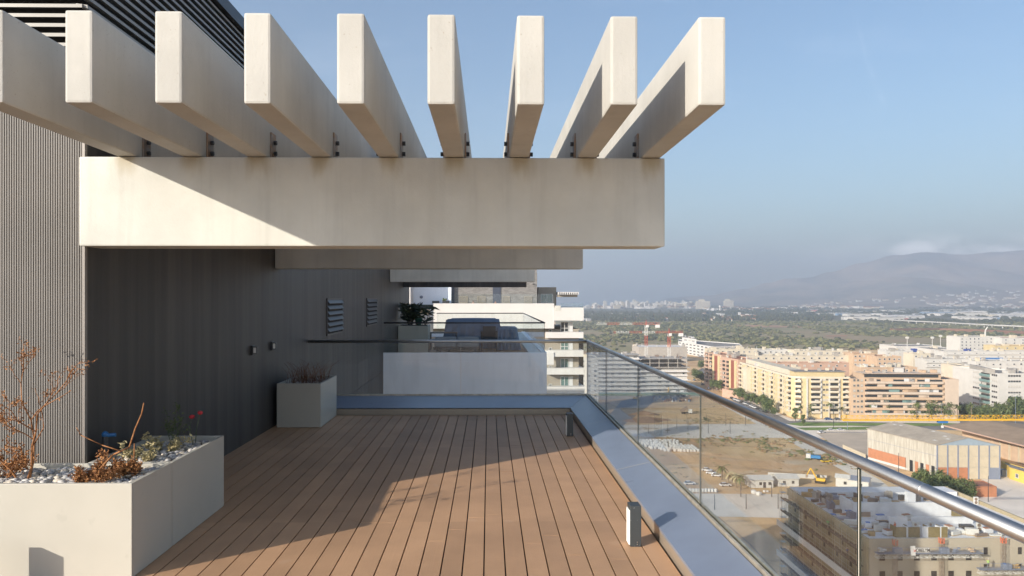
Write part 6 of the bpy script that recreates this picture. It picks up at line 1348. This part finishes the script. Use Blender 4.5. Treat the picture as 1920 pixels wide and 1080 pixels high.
for kind, px, py, s, lab in (('big',1441,775,.95,'largest dark green tree at the near end of the street tree row'),('street',1452,781,.8,'small tree just before the rounded corner of the yellow block'),('slim',1491,791,1.0,'slim pointed tree at the stone base of the yellow block'),('slim',1507,799,.8,'slim short tree on the lawn edge near the handrail'),('big',1521,783,.9,'wide crowned tree before the front of the yellow block'),('street',1546,783,1.0,'mid green tree between two palms before the yellow block'),('big',1597,784,.9,'wide tree at the joint of the yellow and orange blocks'),('street',1601,785,.9,'low tree below the left windows of the orange block'),
    ('big',1659,786,.95,'spreading tree before the left half of the orange block'),('street',1697,787,1.2,'round tree before the middle of the orange block'),('big',1710,787,.9,'dark tree overlapping the tall street lamp'),('big',1745,788,1.15,'broad dark tree before the right half of the orange block'),('big',1768,788,1.1,'broad dark tree at the right end of the orange block'),('big',1808,784,.9,'dark tree in the shaded gap beside the orange block'),('bright',1835,789,1.0,'light green broad tree below the teal balconies'),('bright',1858,790,1.0,'light green broad tree below the white office corner'),('bright',1882,790,1.15,'light green broad tree right of the white office corner'),('big',1908,788,1.35,'tall dark tree among the light green ones before the white office'),('bright',1925,790,1.1,'light green tree beyond the tall dark one, farthest along the row'),
    ('street',1307,716,1.5,'dark tree clump at the far street corner, left'),('street',1316,720,1.5,'dark tree clump at the far street corner, middle'),('street',1326,722,1.3,'dark tree clump at the far street corner, right'),('street',1338,732,1.3,'dark tree before the far salmon block'),('street',1349,735,1.2,'dark tree before the salmon podium'),('street',1315,694,1.3,'small green tree left of the salmon blocks'),
    ('bush',1728,908,1.0,'rounded green shrub tree by the warehouse, leftmost of the clump'),('bush',1748,920,1.25,'largest dark shrub tree of the clump below the warehouse'),('bush',1772,922,1.1,'green shrub tree in the middle of the clump below the warehouse'),('bush',1792,926,1.0,'shrub tree with reddish tips below the warehouse front'),('bush',1812,934,1.0,'rightmost shrub tree of the clump beside the brick annexe'),('bush',1765,938,.9,'lower shrub tree before the clump, close to the handrail'),('bush',1322,789,.35,'small lone green bush on the bare earth near the glass seam'),('bush',1386,904,.5,'brownish bush behind the ragged palms')):
    tree(kind, px, py, s, lab, px*.7, int(px))
for kind, px, py, s, lab in (('palm',1502,788,1.0,'palm before the stone base of the yellow block'),('palm',1556,787,1.15,'tall palm before the middle of the yellow block'),('palm',1577,787,1.05,'palm before the right end of the yellow block'),('palm',1634.5,787,1.2,'tall slim palm before the left windows of the orange block'),('palm',1718,789,1.25,'palm beside the tall dark street lamp'),('palm',1742,790,1.1,'short palm right of the tall dark street lamp'),('palm',1795,790,1.35,'tallest palm at the right corner of the orange block'),('palm',1822,791,1.2,'palm below the teal balconies'),
    ('rag',1353,900,1.3,'ragged dry palm, farthest left of the clump on the lot'),('rag',1366,906,1.2,'ragged palm in the middle of the clump on the lot'),('rag',1380,914,1.4,'green topped ragged palm at the front of the clump'),('rag',1389,918,1.2,'ragged palm with bare stem next to the white house')):
    tree(kind, px, py, s, lab, px, int(px))
# ================================================================== green plain, woods, far town, sea, hills
import mathutils
noi = mathutils.noise
K['plain'] = mat('scrub_plain', (.20,.19,.08), .95, col2=(.31,.22,.125), scale=.006, detail=6, sz=1)
d = MB(); P = [(G(x,y).x,G(x,y).y) for x, y in ((1060,666),(1280,664),(1500,659),(1700,652),(2150,655),(2400,603),(1040,600))]
d.add([(x,y,GZ+.4) for x, y in ccw(P)], [tuple(range(7))]); struct(d.build('terrain', K['plain']))
d = MB(); d.add([(-7800,2300,GZ+.3),(9000,2300,GZ+.3),(10200,6500,GZ+.3),(10200,12300,GZ+.3),(-7800,12300,GZ+.3)], [(0,1,2,3,4)]); struct(d.build('terrain', mat('dark_far_ground', (.06,.068,.03), .95, col2=(.13,.115,.07), scale=.003, detail=7)))
d = MB(); d.add([(-7800,4900,GZ+1.2),(XA(1128,4900),4900,GZ+1.2),(XA(1190,5500),5500,GZ+1.2),(XA(1300,6800),6800,GZ+1.2),(XA(1340,12380),12380,GZ+1.2),(-7800,12380,GZ+1.2)], [(0,1,2,3,4,5)]); struct(d.build('sea', mat('sea_water', (.05,.10,.14), .25)))
for k, pts in enumerate((((1330,611),(1420,610),(1520,612),(1500,615),(1400,614)),((1080,641),(1115,636),(1130,640),(1100,646)),((1110,617),(1180,613),(1190,616),(1140,620)),((1545,629),(1590,629),(1585,632),(1552,632)),((1690,615),(1900,618),(1960,627),(1800,622)))):
    q = ccw([G(x,y).xy for x, y in pts]); d = MB(); d.add([(p[0],p[1],GZ+.9) for p in q], [tuple(range(len(q)))]); struct(d.build('soil_patch', mat('bare_red_earth',(.42,.23,.13),.95,var=.3,scale=.02)))
def scatter(name, n, seed, region, hmin, hmax, mats_, wf=1.3, sub=1, lumps=3, clump=.0):
    r = random.Random(seed); d = MB(); k = 0
    base = []
    for q in range(4):
        bm = bmesh.new(); bmesh.ops.create_icosphere(bm, subdivisions=sub, radius=1); base.append(([v.co.copy() for v in bm.verts], [[v.index for v in f.verts] for f in bm.faces])); bm.free()
    while k < n:
        c = region(r)
        if c is None: continue
        x, y, z = c; h = r.uniform(hmin, hmax); mi = r.randrange(len(mats_))
        for l in range(lumps):
            s = h*r.uniform(.30,.62); ox, oy = r.uniform(-.6,.6)*h*wf, r.uniform(-.5,.5)*h; V, Fc = base[r.randrange(4)]
            d.add([(x+ox+v.x*s*wf*(1+r.uniform(-.28,.28)), y+oy+v.y*s*wf*(1+r.uniform(-.28,.28)), z+s*.7+v.z*s*(1+r.uniform(-.28,.28))) for v in V], Fc, mi if r.random()<.7 else r.randrange(len(mats_)))
        k += 1
    return struct(d.build(name, mats_), 'stuff')
SG = [mat('scrub_dark', (.038,.046,.022), .9), mat('scrub_mid', (.065,.075,.03), .9), mat('scrub_olive', (.11,.11,.045), .9), mat('scrub_light', (.17,.165,.07), .9)]
def reg_plain(r):
    px = r.uniform(1075,1935); py = r.uniform(604,663)**1.0; py = 604+(py-604)*r.random()**.55
    if py > 666-(px-1060)*.016: return None
    p = G(px,py)
    if noi.noise(Vector((p.x*.006, p.y*.0035, 3.3))) < r.uniform(-.42,.24): return None
    return p.x, p.y, GZ+.4
scatter('ground_cover', 5200, 2, reg_plain, 1.6, 5.0, SG, 1.7)
WG = [mat('wood_dark', (.022,.032,.016), .9), mat('wood_mid', (.032,.042,.020), .9), mat('wood_grey', (.045,.052,.028), .9)]
def reg_wood(r):
    px = r.uniform(1080,1560); py = r.uniform(586,603)
    if px > 1480 and r.random() < .6: return None
    p = G(px,py)
    if noi.noise(Vector((p.x*.003, p.y*.0012, 8.1))) < r.uniform(-.45,.12): return None
    return p.x, p.y, GZ+.3
scatter('woodland', 2300, 5, reg_wood, 6, 15, WG, .75)
def reg_wood2(r):
    px = r.uniform(1330,1960); py = r.uniform(578,607) if px > 1500 else r.uniform(577,588)
    p = G(px,py)
    if noi.noise(Vector((p.x*.0022, p.y*.0010, 1.1))) < r.uniform(-.1,.38): return None
    return p.x, p.y, GZ+.3
scatter('far_woodland', 1500, 6, reg_wood2, 7, 15, WG, 1.0)
# viaduct and embankment over the plain
t = thing('viaduct', 'long pale viaduct crossing the green plain at right', 'viaduct'); d = MB(); pts = [Vector((*G(x,y).xy, GZ+9)) for x, y in ((1600,600),(1690,606.5),(1780,611),(1860,616),(1990,622))]
for a, b in zip(pts[:-1], pts[1:]): u = (b-a).normalized(); n = Vector((-u.y,u.x,0))*5; d.prism([a-n,b-n,b+n,a+n], GZ+7, GZ+9.3)
d.build('road_deck', K['cityw'], t)
for a, b in zip(pts[:-1], pts[1:]):
    for k in range(6): p = a+(b-a)*k/6; d = MB(); d.tube((p.x,p.y,GZ+.3),(p.x,p.y,GZ+7),1.2,n=8); d.build('pier', K['cityw'], t)
d = MB(); pts = [G(x,y) for x, y in ((1672,622),(1760,621),(1850,624),(1990,631))]
for a, b in zip(pts[:-1], pts[1:]): u = (b-a).normalized(); n = Vector((-u.y,u.x,0))*6; d.prism([a-n,b-n,b+n,a+n], GZ+.3, GZ+6.5)
tag(d.build('embankment', mat('red_brown_bank',(.20,.10,.065),.95,var=.2,scale=.05)), 'long red brown embankment below the pale viaduct', 'embankment')
# far house kinds (shared meshes)
def fh(w_, dp, h, m1, m2, gable=1, n=1):
    d = MB(); r = random.Random(w_*7+h)
    for k in range(n):
        ox, oy = k*w_*.95, r.uniform(-2,2); hh = h*(1-.2*k*r.random()); d.box(ox-w_/2,oy-dp/2,0,ox+w_/2,oy+dp/2,hh,0)
        if gable: d.add([(ox-w_/2-.3,oy-dp/2-.4,hh),(ox+w_/2+.3,oy-dp/2-.4,hh),(ox+w_/2+.3,oy+dp/2+.4,hh),(ox-w_/2-.3,oy+dp/2+.4,hh),(ox-w_/2-.3,oy,hh+1.9),(ox+w_/2+.3,oy,hh+1.9)], [(0,1,5,4),(2,3,4,5),(0,4,3),(1,2,5)], 1)
        for q in range(2): x = ox-w_*.25+q*w_*.5; d.box(x-.6,oy-dp/2-.06,1.1,x+.6,oy-dp/2-.01,2.5,2)
    return d.mesh('house', [K[m1],K[m2],K['pane']])
FH = [fh(11,8,4.5,'cityw','terra'), fh(9,8,6,'whitewall','terra'), fh(14,9,5,'cream','terra',1,2), fh(12,10,6.5,'whitewall','cityw',0,2), fh(10,8,4,'cityw','cream')]
r = random.Random(44)
HT = {}
def houses(n, reg, lab, grp, sc=(1,1.5), zf=None):
    k = 0
    while k < n:
        px, py = reg(r); p = G(px,py); z = GZ+.3 if zf is None else zf(p.x,p.y)
        o = put('house', r.choice(FH), None, (p.x,p.y,z), r.uniform(-.5,.5)); s = r.uniform(*sc); o.scale = (s,s,s); tag(o, lab, 'house', grp); k += 1
houses(70, lambda r: (r.uniform(1092,1420), r.uniform(591,603)), 'low pale house among the dark trees at the far edge of the green plain', 'houses at the edge of the plain')
houses(46, lambda r: (r.uniform(1310,1500), r.uniform(578,583)), 'pale terracotta roofed house in the long far row beyond the dark woods', 'houses beyond the woods', (1.3,2.2))
# coast town high rises
def hr(w_, dp, h, m1):
    d = MB(); d.box(-w_/2,-dp/2,0,w_/2,dp/2,h,0); d.box(-w_*.2,-dp*.3,h+.003,w_*.2,dp*.3,h+4,0); n = int(h/3.2)
    for k in range(n): d.box(-w_*.46,-dp/2-.9,k*3.2+1.1,w_*.46,-dp/2-.01,k*3.2+2.3,1)
    for x in (-.25,0.02,.27): d.box(w_*x-.7,-dp/2-1.2,0,w_*x+.7,-dp/2-.02,h,0)
    return d.mesh('high_rise', [K[m1],K['rawconc']])
HR = [hr(26,16,42,'cityw'), hr(20,16,58,'whitewall'), hr(36,16,34,'cream'), hr(24,18,48,'cream'), hr(44,16,26,'cityw'), hr(18,16,66,'cityw')]
for k in range(150):
    f = r.random(); px = 1100+f*200; D = r.uniform(4700,5600); o = put('high_rise', r.choice(HR), None, (XA(px,D), D, GZ+1.3+max(0,f-.3)*26), r.uniform(-.5,.5)); o.scale = (1.15,1,r.uniform(.32,.70)*(.85+.3*(abs(f-.35)<.2))); tag(o, 'pale high rise block in the hazy coast town on the horizon', 'high rise', 'high rises of the coast town')
houses(60, lambda r: (r.uniform(1110,1310), r.uniform(575.5,579)), 'low pale house at the foot of the hazy coast town', 'low houses of the coast town', (1.6,3))
for px, wd, h, D, lab in ((1318,88,60,4700,'widest pale slab building standing alone right of the coast town'),(1366,66,62,5300,'pale slab building before the first hill slope')):
    t = thing('slab_building', lab, 'building', (XA(px,D),D,GZ+.4)); d = MB(); d.box(-wd/2,-9,0,wd/2,9,h*.8); d.box(-wd*.3,-9.5,0,wd*.1,9.5,h); d.build('wall', K['cream'], t); d = MB(); [d.box(-wd/2+1,-9.6,3+q*4,wd/2-1,-9.02,4.6+q*4) for q in range(int(h*.8/4)-1)]; d.build('balcony_rows', K['rawconc'], t)
t = thing('water_tower', 'slender white water tower above the far row of houses', 'water tower', (XA(1350,3300),3300,GZ)); d = MB(); d.lathe((0,0,0), [(3.2,0),(2.8,22),(3.4,27),(6,31),(6,36),(4,37)], 14); d.build('tower_body', K['whitewall'], t, smooth=True)
t = thing('silo', 'square white tower house among the dark woods', 'tower', (XA(1386.5,2850),2850,GZ)); d = MB(); d.box(-4.5,-4,0,4.5,4,15); d.box(4.6,-4,0,12,4,5); d.build('wall', K['whitewall'], t); d = MB(); d.prism([(-5,-4.4),(5,-4.4),(5,4.4),(-5,4.4)],15.003,15.6); d.build('roof', K['cityw'], t)
# industrial sheds
def shed(w_, dp, h, m1, m2):
    d = MB(); d.box(-w_/2,-dp/2,0,w_/2,dp/2,h,0); n = 3
    for k in range(n): x0, x1 = -w_/2+w_*k/n, -w_/2+w_*(k+1)/n; d.add([(x0,-dp/2-.3,h),(x1,-dp/2-.3,h),(x1,dp/2,h),(x0,dp/2,h),((x0+x1)/2,-dp/2-.3,h+2.2),((x0+x1)/2,dp/2,h+2.2)], [(0,1,4),(2,3,5),(0,4,5,3),(1,2,5,4)], 1)
    d.box(-w_*.4,-dp/2-.1,.3,-w_*.25,-dp/2-.02,4,2); d.box(w_*.1,-dp/2-.1,.3,w_*.25,-dp/2-.02,4,2)
    return d.mesh('industrial_shed', [K[m1],K[m2],K['pane']])
K['lightroof'] = mat('light_shed_roof', (.42,.42,.43), .7, var=.1, scale=.02); K['shedred'] = mat('red_shed_wall', (.36,.12,.10), .8); K['shedblue'] = mat('blue_shed_wall', (.16,.26,.38), .8)
SH = [shed(60,40,9,'cityw','lightroof'), shed(90,50,10,'whitewall','lightroof'), shed(45,30,8,'cream','cityw'), shed(120,50,11,'cityw','rawconc'), shed(70,40,9,'shedblue','lightroof'), shed(80,45,10,'shedred','lightroof')]
for k in range(84):
    px = r.uniform(1480,1930); py = r.uniform(582,600) if px > 1590 else r.uniform(582,592); p = G(px,py); q = r.random(); o = put('industrial_shed', SH[5] if q < .04 else SH[4] if q < .10 else r.choice(SH[:4]), None, (p.x,p.y,GZ+.4), r.uniform(-.25,.25)); s = r.uniform(.5,1.0); o.scale = (s,s,s); tag(o, 'pale industrial shed in the wide hazy estate beyond the green plain', 'shed', 'sheds of the far industrial estate')
# hills
PR = [(900,0),(1250,0),(1330,4),(1400,17),(1440,29),(1480,37),(1520,40),(1560,51),(1620,68),(1680,80),(1740,86),(1800,83),(1920,90),(2050,84),(2300,70),(2700,50)]
def el(px):
    for (a, ea), (b, eb) in zip(PR[:-1], PR[1:]):
        if a <= px <= b: t = (px-a)/(b-a); t = t*t*(3-2*t); return ea+(eb-ea)*t
    return PR[-1][1] if px > 2000 else 0
YRG = 9000.0
def hill(x, y):
    px = 916+1400*x/y*(1.0)
    k = min(1,max(0,(px-1400)/380)); y0 = 6300-1500*k; zr = el(px)/1400*YRG+1.8-GZ
    if zr < 3 or y < y0: return GZ-3
    t = (y-y0)/(YRG-y0); n = noi.fractal(Vector((x*.0011,y*.0007,.5)), .9, 2.1, 6); n2 = abs(noi.noise(Vector((x*.0013+3,y*.0005,4))))
    if t <= 1: return GZ-2+zr*(t**1.75)*(1+(.26*n-.25*n2)*min(1,(1-t)*5+.12)) + 10*n*min(1,t*3)
    return GZ-2+zr*max(0,1-(t-1)*2.5)
d = MB(); nx, ny = 250, 110; xs0, xs1, yy0, yy1 = 2200, 10250, 4700, 10600; vs = []
for j in range(ny+1):
    for i in range(nx+1): x, y = xs0+(xs1-xs0)*i/nx, yy0+(yy1-yy0)*j/ny; vs.append((x,y,hill(x,y)))
d.add(vs, [(j*(nx+1)+i, j*(nx+1)+i+1, (j+1)*(nx+1)+i+1, (j+1)*(nx+1)+i) for j in range(ny) for i in range(nx)])
struct(d.build('hills', mat('hillside', (.075,.08,.055), .95, col2=(.36,.26,.18), scale=.0016, detail=9), smooth=True))
def reg_hill(r): return (r.uniform(1500,1935), 0)
k = 0
while k < 190:
    px = r.uniform(1480,1935); D = r.uniform(4750,6600) if px > 1650 else r.uniform(4600,6400); x = XA(px,D); z = max(GZ+.3, hill(x,D))
    if noi.noise(Vector((x*.0015, D*.0012, 7))) < -.1: continue
    o = put('house', r.choice(FH), None, (x,D,z-.5), r.uniform(-.4,.4)); s = r.uniform(1.2,2.4); o.scale = (s,s,s); tag(o, 'small white house scattered on the hazy lower hill slopes', 'house', 'houses on the hill slopes'); k += 1
HAZE_TOP = 640; HAZE_D = 2.2e-4; HAZE_COL = (.80,.875,1,1); HAZE_G = .46

# two more towers of the quarter, standing behind the charcoal wall: they throw the long shadows over the lot and the white roof
for P, z1, lab in (([(-42,60),(-12.5,60),(-12.5,95),(-42,95)], 4.0, 'white neighbour tower hidden behind the charcoal wall, shading the white roof'), ([(-52,276),(-42,276),(-42,285),(-52,285)], 2.0, 'slim white tower farther along, throwing the long shadow over the pale strip')):
    t = thing('apartment_tower', lab, 'building'); P = ccw(P); shell(t, P, z1, K['whitewall'], K['roof'], 1.0); wm = wmesh('win', 2.2, 1.6, 'frame', 'pane')
    for k in range(12):
        for j in range(4): onface(t, P, 0, wm, 'window', edge(P,0)[2]*(j+.5)/4, z1-4-k*3.1)
# ------------------------------------------------------------------ haze: one closed box of thin air round everything
hz = MB(); hz.box(-8000, -7000, -72, 10500, 12600, HAZE_TOP)
hm = bpy.data.materials.new('pale_air'); hm.use_nodes = True; N = hm.node_tree.nodes; L = hm.node_tree.links
N.remove(N['Principled BSDF']); pv = N.new('ShaderNodeVolumePrincipled'); pv.inputs['Density'].default_value = HAZE_D; pv.inputs['Color'].default_value = HAZE_COL; pv.inputs['Anisotropy'].default_value = HAZE_G
L.new(pv.outputs[0], N['Material Output'].inputs['Volume'])
ho = hz.build('haze', hm); struct(ho, 'stuff')
